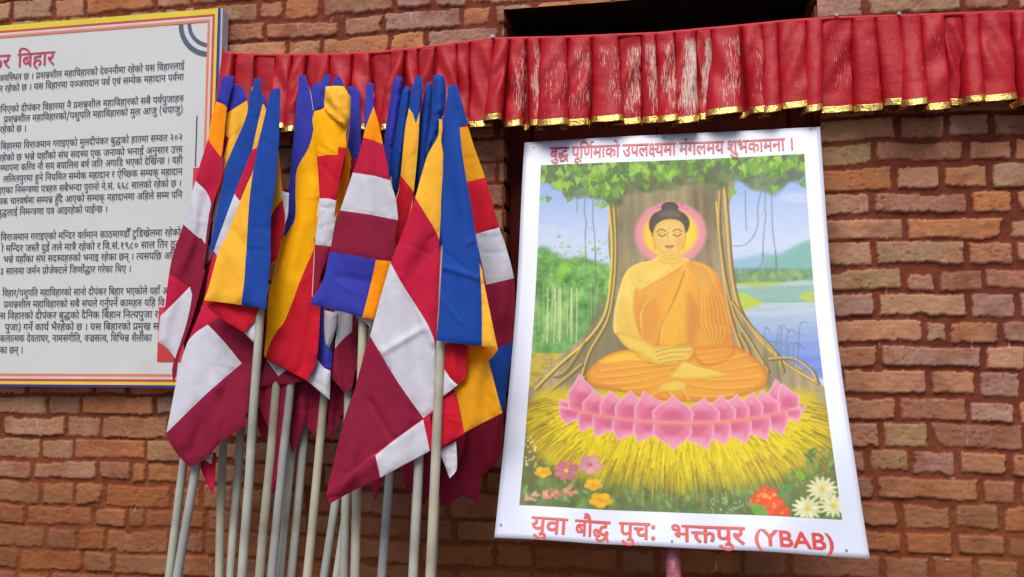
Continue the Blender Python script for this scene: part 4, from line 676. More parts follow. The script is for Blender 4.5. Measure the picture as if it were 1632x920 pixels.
# diagonal drag creases
cr = np.sin((u * 1.6 * dg + tt2 * 1.7) * 6.0 + ph) * .0065 * np.sin(np.pi * np.clip(tt2 * 1.1, 0, 1)) * (np.abs(dg) > .25)
depth += cr
depth += .0016 * vnoise((spx * 60 + 0 * tt2), tt2 * 9 + 0 * spx, 1.0, 301)
LEN = np.interp(spx, [0, arc[5], arc[7], arc[10], arc[15]], [.212, .222, .238, .236, .226]) + .004 * np.sin(spx * 5)
T = np.stack([np.interp(spx.ravel(), arc, tw[:, k]) for k in range(3)], 1)
Vx = T[:, 0][:, None] + lateral
Vz = T[:, 2][:, None] - (LEN + dlen + .005 * np.sin(u * 3.1)) * tt2 + .006 * dd * 0
Vy = YV + depth
VV = np.stack([Vx, Vy, Vz], 2)               # (ns, NT, 3)
ns = VV.shape[0]
uvv = np.stack([np.repeat(spx, NT, 1), np.repeat(tt2 * .2, ns, 0)], 2)
# wear: silvery laminate flaking off in vertical streaks, worst over the window
def wear_of(sp):
    xw = np.interp(sp, arc, np.array([p[0] for p in top_px]))
    return np.interp(xw, [740, 800, 850, 960, 1060, 1130, 1200, 1240, 1300, 1380, 1470, 1540, 1700], [.1, .45, .9, .95, .9, .95, .75, .3, .36, .38, .42, .12, .05])
pleat_r = np.random.default_rng(17).uniform(.5, 1.08, 400)[pn.astype(int)]
wear = wear_of(spx) * pleat_r * sstep(.0, .16, tt2) * sstep(.15, .55, u + .25 * vnoise(spx * 40 + 0 * tt2, tt2 * 4 + 0 * spx, 1, 305)) * (1 - .45 * sstep(.7, 1.0, tt2))
wear = np.where(spx < arc[7], wear * .6, wear)
cl = np.zeros((ns * NT, 3)); cl[:, 0] = wear.ravel()
m = bpy.data.materials.new('worn_red_satin'); m.use_nodes = True
nt = m.node_tree; N = nt.nodes; L = nt.links; bs = N['Principled BSDF']
bs.inputs['Roughness'].default_value = .5; bs.inputs['Specular IOR Level'].default_value = .22
uvn = N.new('ShaderNodeUVMap'); uvn.uv_map = 'UVMap'
mp = N.new('ShaderNodeMapping'); mp.inputs['Scale'].default_value = (520, 40, 1); L.new(uvn.outputs[0], mp.inputs[0])
no = N.new('ShaderNodeTexNoise'); no.inputs['Scale'].default_value = 1; no.inputs['Detail'].default_value = 6; no.inputs['Roughness'].default_value = .62; no.inputs['Distortion'].default_value = .7
L.new(mp.outputs[0], no.inputs['Vector'])
at_n = N.new('ShaderNodeAttribute'); at_n.attribute_name = 'Col'
sp_ = N.new('ShaderNodeSeparateColor'); L.new(at_n.outputs['Color'], sp_.inputs[0])
th = N.new('ShaderNodeMath'); th.operation = 'MULTIPLY_ADD'; th.inputs[1].default_value = .345; th.inputs[2].default_value = -.74; L.new(sp_.outputs[0], th.inputs[0])
ad = N.new('ShaderNodeMath'); ad.operation = 'ADD'; L.new(no.outputs['Fac'], ad.inputs[0]); L.new(th.outputs[0], ad.inputs[1])
mr = N.new('ShaderNodeMapRange'); mr.inputs['From Min'].default_value = 0; mr.inputs['From Max'].default_value = .06; L.new(ad.outputs[0], mr.inputs['Value'])
n2 = N.new('ShaderNodeTexNoise'); n2.inputs['Scale'].default_value = 22; n2.inputs['Detail'].default_value = 5; L.new(uvn.outputs[0], n2.inputs['Vector'])
rm = N.new('ShaderNodeMix'); rm.data_type = 'RGBA'; L.new(n2.outputs['Fac'], rm.inputs[0]); rm.inputs[6].default_value = (*lin(152, 12, 24), 1); rm.inputs[7].default_value = (*lin(186, 30, 42), 1)
n3 = N.new('ShaderNodeTexNoise'); n3.inputs['Scale'].default_value = 90; L.new(uvn.outputs[0], n3.inputs['Vector'])
wm_ = N.new('ShaderNodeMix'); wm_.data_type = 'RGBA'; L.new(n3.outputs['Fac'], wm_.inputs[0]); wm_.inputs[6].default_value = (*lin(168, 128, 118), 1); wm_.inputs[7].default_value = (*lin(226, 204, 192), 1)
fx_ = N.new('ShaderNodeMix'); fx_.data_type = 'RGBA'; L.new(mr.outputs[0], fx_.inputs[0]); L.new(rm.outputs[2], fx_.inputs[6]); L.new(wm_.outputs[2], fx_.inputs[7])
L.new(fx_.outputs[2], bs.inputs['Base Color'])
nb = N.new('ShaderNodeTexNoise'); nb.inputs['Scale'].default_value = 70; nb.inputs['Detail'].default_value = 3; L.new(uvn.outputs[0], nb.inputs['Vector'])
bp = N.new('ShaderNodeBump'); bp.inputs['Strength'].default_value = .35; bp.inputs['Distance'].default_value = .004; L.new(nb.outputs['Fac'], bp.inputs['Height']); L.new(bp.outputs[0], bs.inputs['Normal'])
cloth_rows = NT - 8
def vsub(t0, t1, off):
    P = VV[:, t0:t1].copy(); P[:, :, 1] -= off
    return P.reshape(-1, 3)
F = grid_faces(NT, ns)                        # u fastest is t
vo = grid_obj('pleated_cloth', VV.reshape(-1, 3), F, m, val, cols=cl, uv=uvv.reshape(-1, 2))
so = vo.modifiers.new('thickness', 'SOLIDIFY'); so.thickness = .0012
gold = material('gold_foil_ribbon', lin(214, 178, 96), .30, .5, metal=.9, var=.35, vscale=90, bump=.8, bscale=160, bdist=.003)
t0 = NT - 11
gv = grid_obj('gold_hem', vsub(t0, NT, .0018), grid_faces(NT - t0, ns), gold, val)
so = gv.modifiers.new('thickness', 'SOLIDIFY'); so.thickness = .001
# header cord and the nails that hold it
cord_pts = [tw[i] * (1 - f) + tw[i + 1] * f + np.array([0, -.008, .003]) for i in range(len(tw) - 1) for f in (0, .25, .5, .75)]
v, f = tube_geo(cord_pts, .0052, 8)
mesh_obj('header_cord', v, f, material('red_cord', lin(196, 40, 48), .6, .3, var=.15, vscale=60), val, smooth=True)
nail_m = material('grey_nail_steel', lin(120, 118, 130), .4, .5, metal=.7)
for px, py in ((358, 86), (787, 65), (1331, 31.5), (1430, 29.5)):
    p = at(px, py, YV)
    v, f = tube_geo([p + np.array([0, .03, .002]), p + np.array([0, -.014, .006]), p + np.array([0, -.0145, .006]), p + np.array([0, -.017, .0063])], [.0018, .0018, .0048, .0048], 10)
    mesh_obj('nail', v, f, nail_m, val)

# ------------------------------------------------------------------ flags on poles
def cloth_mat(name, c):
    return material(name, c, .8, .14, var=.05, vscale=25, bump=.22, bscale=700, bdist=.0008, sheen=.0)
CM = {'blue': cloth_mat('blue_cotton', lin(28, 68, 152)), 'violet': cloth_mat('violet_blue_cotton', lin(54, 58, 160)),
      'yellow': cloth_mat('yellow_cotton', lin(244, 178, 52)), 'gold': cloth_mat('deep_yellow_cotton', lin(250, 176, 4)),
      'orange': cloth_mat('orange_cotton', lin(255, 146, 8)), 'red': cloth_mat('red_cotton', lin(196, 24, 44)),
      'crimson': cloth_mat('crimson_cotton', lin(186, 26, 60)), 'white': cloth_mat('white_cotton', lin(200, 198, 208)),
      'maroon': cloth_mat('maroon_cotton', lin(134, 26, 54)), 'stitch': cloth_mat('pale_stitching', lin(214, 190, 170)), 'ochre': cloth_mat('ochre_cotton', lin(222, 150, 24))}
CK = list(CM)
pole_ms = [material('scuffed_grey_pipe', lin(*c), .6, .2, var=.14, vscale=12, bump=.15, bscale=60, dirt=(lin(112, 96, 78), 7, .5, .72, .5)) for c in ((182, 180, 168), (168, 168, 158), (176, 170, 150), (160, 162, 158))]
LEAN = 0.13
def flagY(Yb, py): return Yb - LEAN * (py - 120.0) / 800.0

def pdist(P, A, B):
    """distance of points P to segment A-B (pixels)"""
    A = np.array(A, float); B = np.array(B, float); d = B - A
    t = np.clip(((P - A) @ d) / max(d @ d, 1e-9), 0, 1)
    return np.linalg.norm(P - (A + t[:, None] * d), axis=1)
def poly_dist(P, poly):
    r = np.full(len(P), 1e9)
    for a, b in zip(poly, poly[1:] + poly[:1]): r = np.minimum(r, pdist(P, a, b))
    return r
def inside(P, poly):
    r = np.zeros(len(P), bool); x, y = P[:, 0], P[:, 1]
    for (ax, ay), (bx_, by) in zip(poly, poly[1:] + poly[:1]):
        if ay == by: continue
        c = (ay > y) != (by > y)
        r ^= c & (x < ax + (y - ay) * (bx_ - ax) / (by - ay))
    return r
def smooth_poly(poly, step=7.0, rnd=.22):
    """resample an outline, easing its gentle bends and keeping its sharp corners"""
    n = len(poly); out = []
    P = [np.array(p, float) for p in poly]
    sharp = []
    for i in range(n):
        a = P[i] - P[i - 1]; b = P[(i + 1) % n] - P[i]
        ca = a @ b / (np.linalg.norm(a) * np.linalg.norm(b) + 1e-9)
        sharp.append(ca < .72)
    for i in range(n):
        p0, p1 = P[i], P[(i + 1) % n]
        L = np.linalg.norm(p1 - p0)
        t0 = (p1 - p0) if sharp[i] else (p1 - P[i - 1]) * .5
        t1 = (p1 - p0) if sharp[(i + 1) % n] else (P[(i + 2) % n] - p0) * .5
        for t in (t0, t1):
            q = np.linalg.norm(t)
            if q > L: t *= L / q
        k = max(1, int(L / step))
        for j in range(k):
            t = j / k
            h = (2 * t ** 3 - 3 * t ** 2 + 1) * p0 + (t ** 3 - 2 * t ** 2 + t) * t0 + (-2 * t ** 3 + 3 * t ** 2) * p1 + (t ** 3 - t ** 2) * t1
            out.append((float(h[0]), float(h[1])))
    return out
def strip(pts, w=1.2):
    """thin band along a line, for stitching"""
    P = [np.array(p, float) for p in pts]; L, R_ = [], []
    for i, p in enumerate(P):
        t = P[min(i + 1, len(P) - 1)] - P[max(i - 1, 0)]; t /= np.linalg.norm(t)
        nrm = np.array([-t[1], t[0]]); L.append(tuple(p + nrm * w / 2)); R_.append(tuple(p - nrm * w / 2))
    return L + R_[::-1]

def build_cloth(name, parent, Yb, pieces, pole, seed, amp=.007, lam=26.0, creases=(), edge=.0035, mats=CM):
    """pieces: [(colour, polygon, is_base)] in photo pixels; base pieces make the sheet's outline, later ones lie over earlier ones"""
    base = [smooth_poly(p) for c, p, bz in pieces if bz]
    allp = [(c, p if c == 'stitch' else smooth_poly(p), bz) for c, p, bz in pieces]
    V, E, F = [], [], []
    for c, p, bz in allp:
        n = len(V); V += [Vector(q) for q in p]; F.append(list(range(n, n + len(p))))
    B = np.concatenate([np.array(p) for p in base])
    x0, y0 = B.min(0); x1, y1 = B.max(0)
    st = 3.6
    gx, gy = np.meshgrid(np.arange(x0, x1 + st, st), np.arange(y0, y1 + st, st))
    gx = gx + (np.arange(gx.shape[0]) % 2)[:, None] * st / 2
    G_ = np.stack([gx.ravel(), gy.ravel()], 1)
    ok = np.zeros(len(G_), bool)
    for p in base: ok |= inside(G_, p)
    for c, p, bz in allp: ok &= poly_dist(G_, p) > 1.6
    V += [Vector(q) for q in G_[ok].tolist()]
    vc, ed, fa, ov, oe, of = geometry.delaunay_2d_cdt(V, [], F, 0, 1e-3, True)
    P = np.array([tuple(v) for v in vc])
    T, cm = [], []
    tri = np.array([tuple(f) for f in fa if len(f) == 3])
    cen = P[tri].mean(1)
    owner = np.full(len(tri), -1); inb = np.zeros(len(tri), bool)
    for i, (c, p, bz) in enumerate(allp):
        q = inside(cen, p)
        owner[q] = CK.index(c)
        if bz: inb |= q
    for f, ow, ib in zip(tri.tolist(), owner, inb):
        if ib: T.append(tuple(f)); cm.append(int(ow))
    used = sorted({i for f in T for i in f}); mp_ = {i: k for k, i in enumerate(used)}
    P = P[used]; T = [tuple(mp_[i] for i in f)[::-1] for f in T]
    # relief of the hanging cloth
    (ax, ay), (bx_, by) = pole
    t = (P[:, 1] - ay) / (by - ay); sx_ = P[:, 0] - (ax + (bx_ - ax) * t)
    dd = np.full(len(P), 1e9)
    for p in base: dd = np.where(inside(P, p), np.minimum(dd, poly_dist(P, p)), dd)
    dd = np.where(dd > 1e8, 0, dd)
    rs = np.random.default_rng(seed)
    ph = rs.uniform(0, 6.28, 4)
    grow = .55 + .45 * sstep(120, 420, P[:, 1])
    w1 = sx_ / lam + .9 * vnoise(P[:, 0], P[:, 1], 90, seed) + ph[0]
    Rf = amp * .85 * grow * (np.sin(w1 * 3.1) * .6 + np.sin(w1 * 5.3 + ph[1]) * .35 + .5 * fbm(P[:, 0] * 1.6, P[:, 1] * .5, 40, seed + 3, 3))
    Rf += .0013 * fbm(P[:, 0], P[:, 1] * .7, 18, seed + 9, 3) + .0003 * fbm(P[:, 0], P[:, 1], 6, seed + 12, 2)
    for q in range(7):                       # sharp packing creases in the new cotton
        c0 = rs.uniform([x0, y0], [x1, y1]); an = rs.choice([0.06, 1.5, .8, -.7]) + rs.normal(0, .15); ln = rs.uniform(25, 80)
        Rf += rs.choice([-1, 1]) * rs.uniform(.0012, .0030) * np.exp(-(pdist(P, tuple(c0), (c0[0] + ln * math.cos(an), c0[1] + ln * math.sin(an))) / 2.4) ** 2)
    sd_ = np.full(len(P), 1e9)               # sewn seams between the bands pull the cloth in and pucker it
    for c, p, bz in allp:
        if not bz and c != 'stitch': sd_ = np.minimum(sd_, poly_dist(P, p))
    Rf -= .0013 * np.exp(-(sd_ / 1.6) ** 2) - .0011 * vnoise(P[:, 0], P[:, 1], 6.5, seed + 15) * np.exp(-(sd_ / 7) ** 2)
    Rf -= .0009 * np.exp(-((dd - 5.5) / 1.6) ** 2) - .0009 * vnoise(P[:, 0], P[:, 1], 7, seed + 17) * np.exp(-(dd / 7) ** 2)
    Rf *= 1 - .3 * np.exp(-dd / 6)
    Rf -= edge * np.exp(-dd / 4.0)
    for (cx0, cy0, cx1, cy1, a, wd) in creases:
        Rf += a * np.exp(-(pdist(P, (cx0, cy0), (cx1, cy1)) / wd) ** 2)
    Y = flagY(Yb, P[:, 1]) - Rf
    W_ = at_arr(P, Y)
    usedc = sorted(set(cm)); rem = {c: i for i, c in enumerate(usedc)}
    o = mesh_obj(name, W_, T, [mats[CK[c]] for c in usedc], parent, smooth=True, fmat=[rem[c] for c in cm])
    so = o.modifiers.new('thickness', 'SOLIDIFY'); so.thickness = .0011; so.offset = -1
    es = o.modifiers.new('crisp_edges', 'EDGE_SPLIT'); es.split_angle = math.radians(55)
    return o

A_ = Z(240, 100, 2.873); B_ = Z(240, 400, 2.873); C_ = Z(440, 100, 3.68); D_ = Z(600, 100, 3.065); E_ = Z(400, 330, 2.967)
F_ = Z(580, 380, 2.875); G2 = Z(380, 560, 2.557); H_ = Z(560, 600, 2.873); I_ = Z(240, 640, 3.2875)
GROUP = 'striped flags on poles'
def flag(label, top, bot, Yb, cloths, seed, rad=.0112, rtop=.0092, yo=.034, **kw):
    """top / bot: the pole in photo pixels (bot on the lower picture edge, the pole runs on down to the ground)"""
    p1 = at(top[0] + (bot[0] - top[0]) * .02, top[1] + 16, flagY(Yb, top[1]) + yo); p0 = at(bot[0], bot[1], flagY(Yb, bot[1]) + yo)
    g = p0 + (p0 - p1) * (p0[2] - 0.0) / (p1[2] - p0[2])
    e = empty('striped_flag', tuple(g))
    tag(e, label, 'flag', GROUP)
    n = 14
    rs_ = random.Random(seed)
    bw = rs_.uniform(-.006, .006)
    pts = [g + (p1 - g) * i / n + np.array([bw * math.sin(math.pi * i / n) + .0012 * rs_.uniform(-1, 1), 0, 0]) for i in range(n + 1)]
    v, f = tube_geo(pts, [rad + (rtop - rad) * i / n for i in range(n + 1)], 14)
    mesh_obj('pole', v, f, pole_ms[seed % 4], e, smooth=True)
    # the stitched sleeve that slips over the pole
    first = cloths[0][0] if isinstance(cloths[0], tuple) else cloths[0]
    scol = 'violet' if any(c == 'violet' for c, p, bz in first) else 'blue'
    lowest = min(max(q[1] for q in first[0][1]) - 60, 400)
    ts = [p1 + (p0 - p1) * f for f in np.linspace(-.012, (lowest - top[1]) / (bot[1] - top[1]), 12)]
    v, f = tube_geo(ts, [.006] + [rtop + .0022 + .0007 * math.sin(i * 2.1) for i in range(11)], 14)
    mesh_obj('sleeve', v, f, CM[scol], e, smooth=True)
    for k, pc in enumerate(cloths):
        opt = dict(kw)
        if isinstance(pc, tuple): pc, o2 = pc; opt.update(o2)
        build_cloth('cloth', e, Yb + opt.pop('dy', 0), pc, (top, bot), seed + 37 * k, **opt)
    return e

# --- leftmost flag, close against the board
flag('leftmost striped flag overlapping the white board, white band low on its left edge', (367, 120), (270, 916), -.165, [
    [('maroon', A_(330, 62, 382, 60, 374, 110, 350, 205, 340, 300, 332, 420, 328, 520, 290, 640, 266, 800, 244, 940) + B_(250, 90, 222, 200, 185, 330, 130, 480, 120, 560, 104, 605, 98, 545, 110, 490, 78, 448, 33, 415, 45, 300, 62, 280, 84, 108, 102, 20) + A_(150, 740, 205, 540, 228, 460, 262, 352, 275, 270, 300, 178, 315, 120), True),
     ('violet', A_(325, 50, 390, 50, 376, 110, 350, 207, 335, 190, 298, 176, 305, 120), False),
     ('orange', A_(298, 177, 335, 190, 350, 206, 342, 300, 322, 440, 312, 420, 262, 352, 255, 330), False),
     ('crimson', A_(262, 352, 312, 420, 340, 450, 335, 520, 300, 620, 276, 645, 255, 590, 205, 540, 190, 500), False),
     ('white', A_(205, 540, 255, 590, 277, 645, 268, 690, 250, 830, 232, 803, 225, 805, 150, 740, 130, 700), False),
     ('crimson', B_(86, 105, 178, 166, 62, 284, 40, 290), False),
     ('white', B_(180, 164, 190, 200, 165, 330, 112, 492, 78, 450, 25, 415, 40, 300, 62, 283), False)]],
    101, creases=[(362, 300, 330, 420, .006, 7), (330, 420, 300, 560, .006, 9)])

# --- second flag: ruffled blue top, narrow yellow edge and blue band, behind its neighbours
flag('striped flag with ruffled violet-blue top and yellow patch, tucked second from the left', (374, 134), (352, 916), -.145, [
    [('maroon', A_(352, 108, 372, 96, 402, 98, 425, 120, 442, 172, 446, 205, 452, 300, 440, 500, 420, 700, 330, 900) + B_(320, 120, 300, 500, 320, 690, 200, 600, 150, 400, 200, 200) + A_(240, 920, 262, 780, 290, 660, 318, 540, 322, 440, 342, 340, 344, 230), True),
     ('blue', A_(440, 200, 470, 130, 480, 330, 470, 480, 440, 640, 300, 900, 270, 900, 320, 590, 338, 482, 425, 270), False),
     ('violet', A_(345, 90, 405, 90, 430, 120, 444, 172, 346, 238), False),
     ('yellow', A_(343, 234, 443, 172, 448, 205, 430, 270, 342, 480, 326, 600, 272, 905, 240, 915, 276, 660, 310, 545, 320, 490, 356, 345, 340, 330), False),
     ('maroon', A_(344, 345, 358, 348, 325, 470, 322, 540, 300, 620, 280, 620, 320, 480), False),
     ('white', A_(290, 650, 305, 650, 262, 860, 250, 900, 222, 890, 262, 760), False),
     ('stitch', strip(A_(318, 555, 256, 915), 1.3), False)]], 102, lam=20)

# --- third flag: long blue band, white band, big lower diamond
flag('striped flag with long blue sleeve and big white diamond above its maroon tip', (411, 124), (280, 916), -.215, [
    [('maroon', A_(475, 72, 505, 70, 510, 150, 525, 205, 525, 260, 500, 420, 470, 560, 440, 760, 420, 920) + B_(420, 60, 430, 200, 470, 380, 475, 500, 455, 640, 430, 805, 415, 815, 330, 870) + I_(330, 255, 235, 330, 208, 346, 150, 290, 100, 215, 85, 160) + B_(72, 832, 100, 690, 130, 540, 168, 420, 240, 240, 262, 120, 290, 0) + A_(300, 880, 268, 880, 300, 700, 330, 560, 345, 480, 425, 300, 452, 200), True),
     ('blue', A_(465, 60, 515, 60, 510, 150, 512, 200, 480, 330, 465, 402, 385, 600, 290, 860, 262, 890, 310, 600, 335, 470, 420, 270, 455, 180), False),
     ('yellow', A_(512, 190, 535, 200, 528, 260, 490, 380, 475, 412, 466, 400, 480, 330), False),
     ('crimson', A_(466, 400, 500, 380, 490, 470, 460, 500, 405, 634, 384, 600), False),
     ('white', A_(384, 600, 408, 633, 440, 620, 312, 895, 288, 862), False),
     ('crimson', A_(288, 862, 312, 895) + B_(325, 30, 290, 240, 165, 425, 240, 240, 262, 120, 280, 0), False),
     ('crimson', B_(240, 240, 330, 170, 330, 290, 262, 337, 205, 376, 165, 425), False),
     ('white', B_(262, 337, 340, 420, 417, 515, 250, 660, 72, 834, 90, 690, 125, 545, 165, 425, 205, 376), False),
     ('maroon', B_(72, 834, 250, 660, 417, 515, 480, 520, 455, 640, 420, 815, 330, 880) + I_(330, 255, 208, 350, 80, 215, 80, 160), False)],
    ([('crimson', I_(255, 330, 318, 262, 345, 270, 336, 420, 326, 492, 290, 420), True), ('white', I_(275, 300, 330, 255, 318, 330), False)], dict(dy=.035, amp=.003, edge=.004))],
    103, amp=.006, lam=36, creases=[(331, 517, 290, 700, .008, 22), (385, 578, 300, 720, -.004, 10), (350, 620, 330, 730, .005, 12)])

# --- fourth: only its blue top and its pole show
flag('striped flag almost hidden, a short blue peak showing beside the wide blue sleeve', (419, 152), (364, 916), -.125, [
    [('blue', A_(455, 130, 468, 118, 515, 150, 530, 160, 520, 210, 500, 400, 480, 520, 440, 500, 450, 200), True)],
    ([('maroon', [(404, 470), (436, 470), (448, 560), (446, 640), (428, 706), (414, 690), (400, 620)], True)], dict(amp=.009, lam=15, edge=.005))], 104, amp=.004)

# --- fifth: broad yellow and blue, in front
flag('striped flag with broad yellow and blue panels hemmed straight above its front pole', (438, 140), (383, 916), -.285, [
    [('yellow', A_(552, 126, 590, 112, 594, 130, 590, 300, 585, 400, 572, 560, 552, 700, 549, 920) + B_(545, 60, 528, 267, 415, 248, 330, 236, 244, 226, 262, 180, 312, 0) + A_(350, 790, 408, 640, 440, 560, 470, 490, 490, 380, 520, 240, 540, 170), True),
     ('blue', A_(535, 170, 545, 110, 598, 105, 600, 300, 590, 400, 575, 560, 555, 700, 552, 920) + B_(548, 60, 530, 270, 415, 249, 430, 120, 436, 0) + A_(437, 900, 450, 660, 470, 490, 490, 380, 525, 235), False)],
    ([('red', B_(247, 228, 330, 236, 415, 247, 500, 262, 490, 300, 430, 376, 340, 320, 265, 262), True)], dict(dy=.018, amp=.004, edge=.004)),
    ([('white', B_(488, 298, 500, 320, 490, 420, 470, 420, 430, 376), True)], dict(dy=.026, amp=.003, edge=.004)),
    ([('red', A_(575, 380, 592, 420, 612, 590, 634, 598, 628, 700, 612, 745, 575, 900, 540, 925, 520, 880, 540, 600), True), ('yellow', A_(570, 380, 586, 400, 606, 625, 570, 668, 545, 720, 540, 600), False), ('white', A_(598, 588, 640, 594, 632, 705, 613, 750, 616, 700), False)], dict(dy=.05, amp=.004, lam=14, edge=.005))],
    105, amp=.0045, lam=34, creases=[(345, 420, 330, 490, .006, 14), (400, 250, 392, 480, .004, 12)])

# --- sixth: wide violet sleeve, long golden band, red foot
flag('striped flag with wide violet sleeve, long golden band and red foot in the middle left', (484, 121), (412, 916), -.20, [
    [('gold', C_(133, 76, 172, 72, 205, 180, 235, 270, 300, 300, 300, 560, 262, 700, 290, 900) + E_(330, 180, 330, 420, 312, 718, 266, 822, 70, 716, 62, 700, 75, 560, 82, 440, 110, 300, 150, 140, 190, 40) + C_(100, 900, 75, 920, 105, 560, 118, 330), True),
     ('violet', C_(125, 60, 180, 60, 232, 278, 216, 410, 190, 500, 124, 622, 114, 740) + A_(660, 720, 612, 785, 640, 600) + C_(60, 930, 95, 560, 110, 330), False),
     ('violet', A_(612, 770, 655, 715, 640, 760, 612, 800), False),
     ('red', E_(302, 190, 345, 200, 340, 420, 320, 722, 268, 828, 68, 720, 84, 660, 120, 590, 152, 552, 188, 470, 240, 330), False),
     ('red', C_(240, 545, 330, 540, 330, 830, 256, 795), False), ('white', C_(252, 795, 330, 795, 330, 1000, 240, 1000), False),
     ('maroon', E_(300, 150, 350, 150, 345, 300, 303, 400), False),
     ('stitch', strip(C_(183, 90, 205, 190, 219, 280), .9), False)],
    ([('maroon', E_(72, 722, 165, 770, 270, 822, 60, 850, 35, 850, 30, 820, 60, 760) + G2(75, 170, 76, 150), True), ('white', E_(72, 722, 168, 770, 130, 800), False)], dict(dy=.02, amp=.003, edge=.004)),
    ([('white', E_(266, 822, 312, 718, 345, 760, 376, 775, 372, 912, 335, 880), True)], dict(dy=.014, amp=.006, edge=.004, lam=14)),
    ([('maroon', G2(78, 150, 115, 45, 200, 80, 190, 200, 175, 330, 160, 480, 148, 575, 132, 570, 138, 420, 128, 330, 90, 240), True)], dict(dy=.03, amp=.008, edge=.004, lam=12))],
    106, amp=.006, lam=30, creases=[(500, 300, 440, 520, .008, 16), (470, 450, 500, 560, .006, 14), (505, 470, 480, 590, -.004, 9)])

# --- seventh: pale yellow knot on top, white and maroon column
flag('striped flag with pale yellow knotted top over a narrow red, white and maroon column', (515, 125), (434, 916), -.238, yo=.078, cloths=[
    [('gold', C_(225, 285, 262, 276, 285, 262, 300, 250, 432, 240, 434, 300, 410, 420, 412, 495, 380, 660, 352, 810, 340, 920) + E_(405, 30, 378, 185, 365, 215, 305, 400, 286, 432, 292, 320, 302, 180, 318, 40) + C_(232, 900, 254, 796, 246, 550, 226, 430, 212, 330), True),
     ('red', C_(240, 552, 300, 540, 361, 541, 365, 494, 420, 500, 400, 640, 354, 810, 310, 796, 250, 798), False),
     ('white', C_(225, 798, 310, 796, 358, 810, 345, 940, 220, 980) + E_(290, 178, 378, 187, 410, 20, 320, 0), False),
     ('white', E_(318, 0, 406, 0, 377, 187, 300, 178), False),
     ('maroon', E_(296, 178, 378, 187, 400, 220, 305, 410, 280, 440, 290, 320), False),
     ('stitch', strip(E_(300, 200, 296, 300, 289, 425), 1.2), False)],
    ([('yellow', C_(290, 140, 340, 136, 397, 139, 418, 170, 437, 205, 432, 340, 402, 382, 330, 320, 283, 260, 286, 200), True)], dict(dy=-.012, amp=.008, lam=18, edge=.012,
       creases=[(525, 145, 545, 195, .006, 5), (520, 165, 552, 195, -.006, 5), (515, 170, 545, 202, .006, 6)])),
    ([('violet', C_(215, 130, 230, 118, 270, 118, 312, 68, 318, 140, 290, 200, 285, 270, 232, 285, 205, 180), True)], dict(dy=.02, amp=.006, lam=14))],
    seed=107, amp=.004, lam=24)

# --- eighth and ninth: small blue ruffled tops behind the knot
flag('striped flag with a small straight blue peak behind the pale yellow knot', (523, 122), (449, 916), -.135, [
    [('blue', C_(265, 110, 282, 78, 308, 66, 316, 72, 318, 150, 310, 420, 270, 520, 240, 480, 262, 200), True)],
    ([('maroon', [(440, 540), (520, 540), (532, 610), (520, 668), (506, 700), (486, 676), (466, 724), (448, 640)], True)], dict(amp=.009, lam=15, edge=.005))], 108, amp=.004)
flag('striped flag with a gathered blue ruffle just above the pale yellow knot', (540, 123), (466, 916), -.13, [
    [('violet', C_(340, 96, 352, 84, 362, 78, 378, 84, 390, 112, 402, 140, 410, 400, 380, 520, 330, 500, 336, 150), True)],
    ([('maroon', [(505, 500), (566, 500), (572, 600), (560, 690), (548, 650), (528, 704), (508, 620)], True)], dict(amp=.009, lam=15, edge=.005))], 109, amp=.006, lam=9)

# --- tenth: blue sleeve with orange edge
flag('striped flag with crumpled blue sleeve and slim orange edge between knot and white flag', (562, 140), (487, 916), -.172, [
    [('violet', C_(415, 150, 432, 136, 462, 140, 490, 172, 496, 300, 495, 450, 480, 540, 470, 640, 440, 760, 400, 900, 345, 930, 352, 800, 380, 640, 412, 470, 432, 320, 436, 190), True),
     ('orange', C_(434, 290, 425, 440, 418, 490, 447, 560, 442, 660, 380, 860, 350, 940, 335, 940, 352, 800, 372, 700, 400, 600, 412, 500, 380, 500, 400, 440), False),
     ('red', C_(366, 495, 412, 497, 400, 600, 372, 720, 354, 810), False)],
    ([('violet', E_(287, 440, 300, 440, 345, 470, 350, 640, 384, 690, 380, 772, 345, 765, 318, 735, 300, 560), True)], dict(dy=-.012, amp=.006, lam=16)),
    ([('white', E_(345, 488, 408, 500, 404, 560, 385, 630, 358, 684, 346, 640), True)], dict(dy=-.02, amp=.008, lam=12, edge=.012))],
    110, amp=.006, lam=16)

# --- eleventh, twelfth: rolled blue sleeves right of the white flag
flag('rolled violet-blue flag standing left of another rolled blue one, right of the white-banded flag', (634, 122), (515, 916), -.145, [
    [('violet', D_(84, 90, 95, 66, 128, 72, 128, 125, 105, 300, 80, 480, 72, 560, 40, 560, 36, 420, 60, 250), True)]], 111, amp=.005, lam=12, edge=.02)
flag('rolled blue flag second in the row of blue sleeves, with a pale stitched lower edge', (649, 138), (538, 916), -.157, [
    [('blue', D_(126, 140, 145, 112, 168, 124, 160, 230, 135, 420, 118, 545, 106, 630, 95, 690, 84, 640, 70, 510, 95, 330), True),
     ('stitch', strip(D_(112, 560, 106, 630, 95, 668), 1.0), False)],
    ([('maroon', [(566, 560), (640, 560), (652, 680), (640, 752), (622, 730), (598, 800), (572, 700)], True)], dict(amp=.009, lam=15, edge=.005))], 112, amp=.005, lam=12, edge=.02)

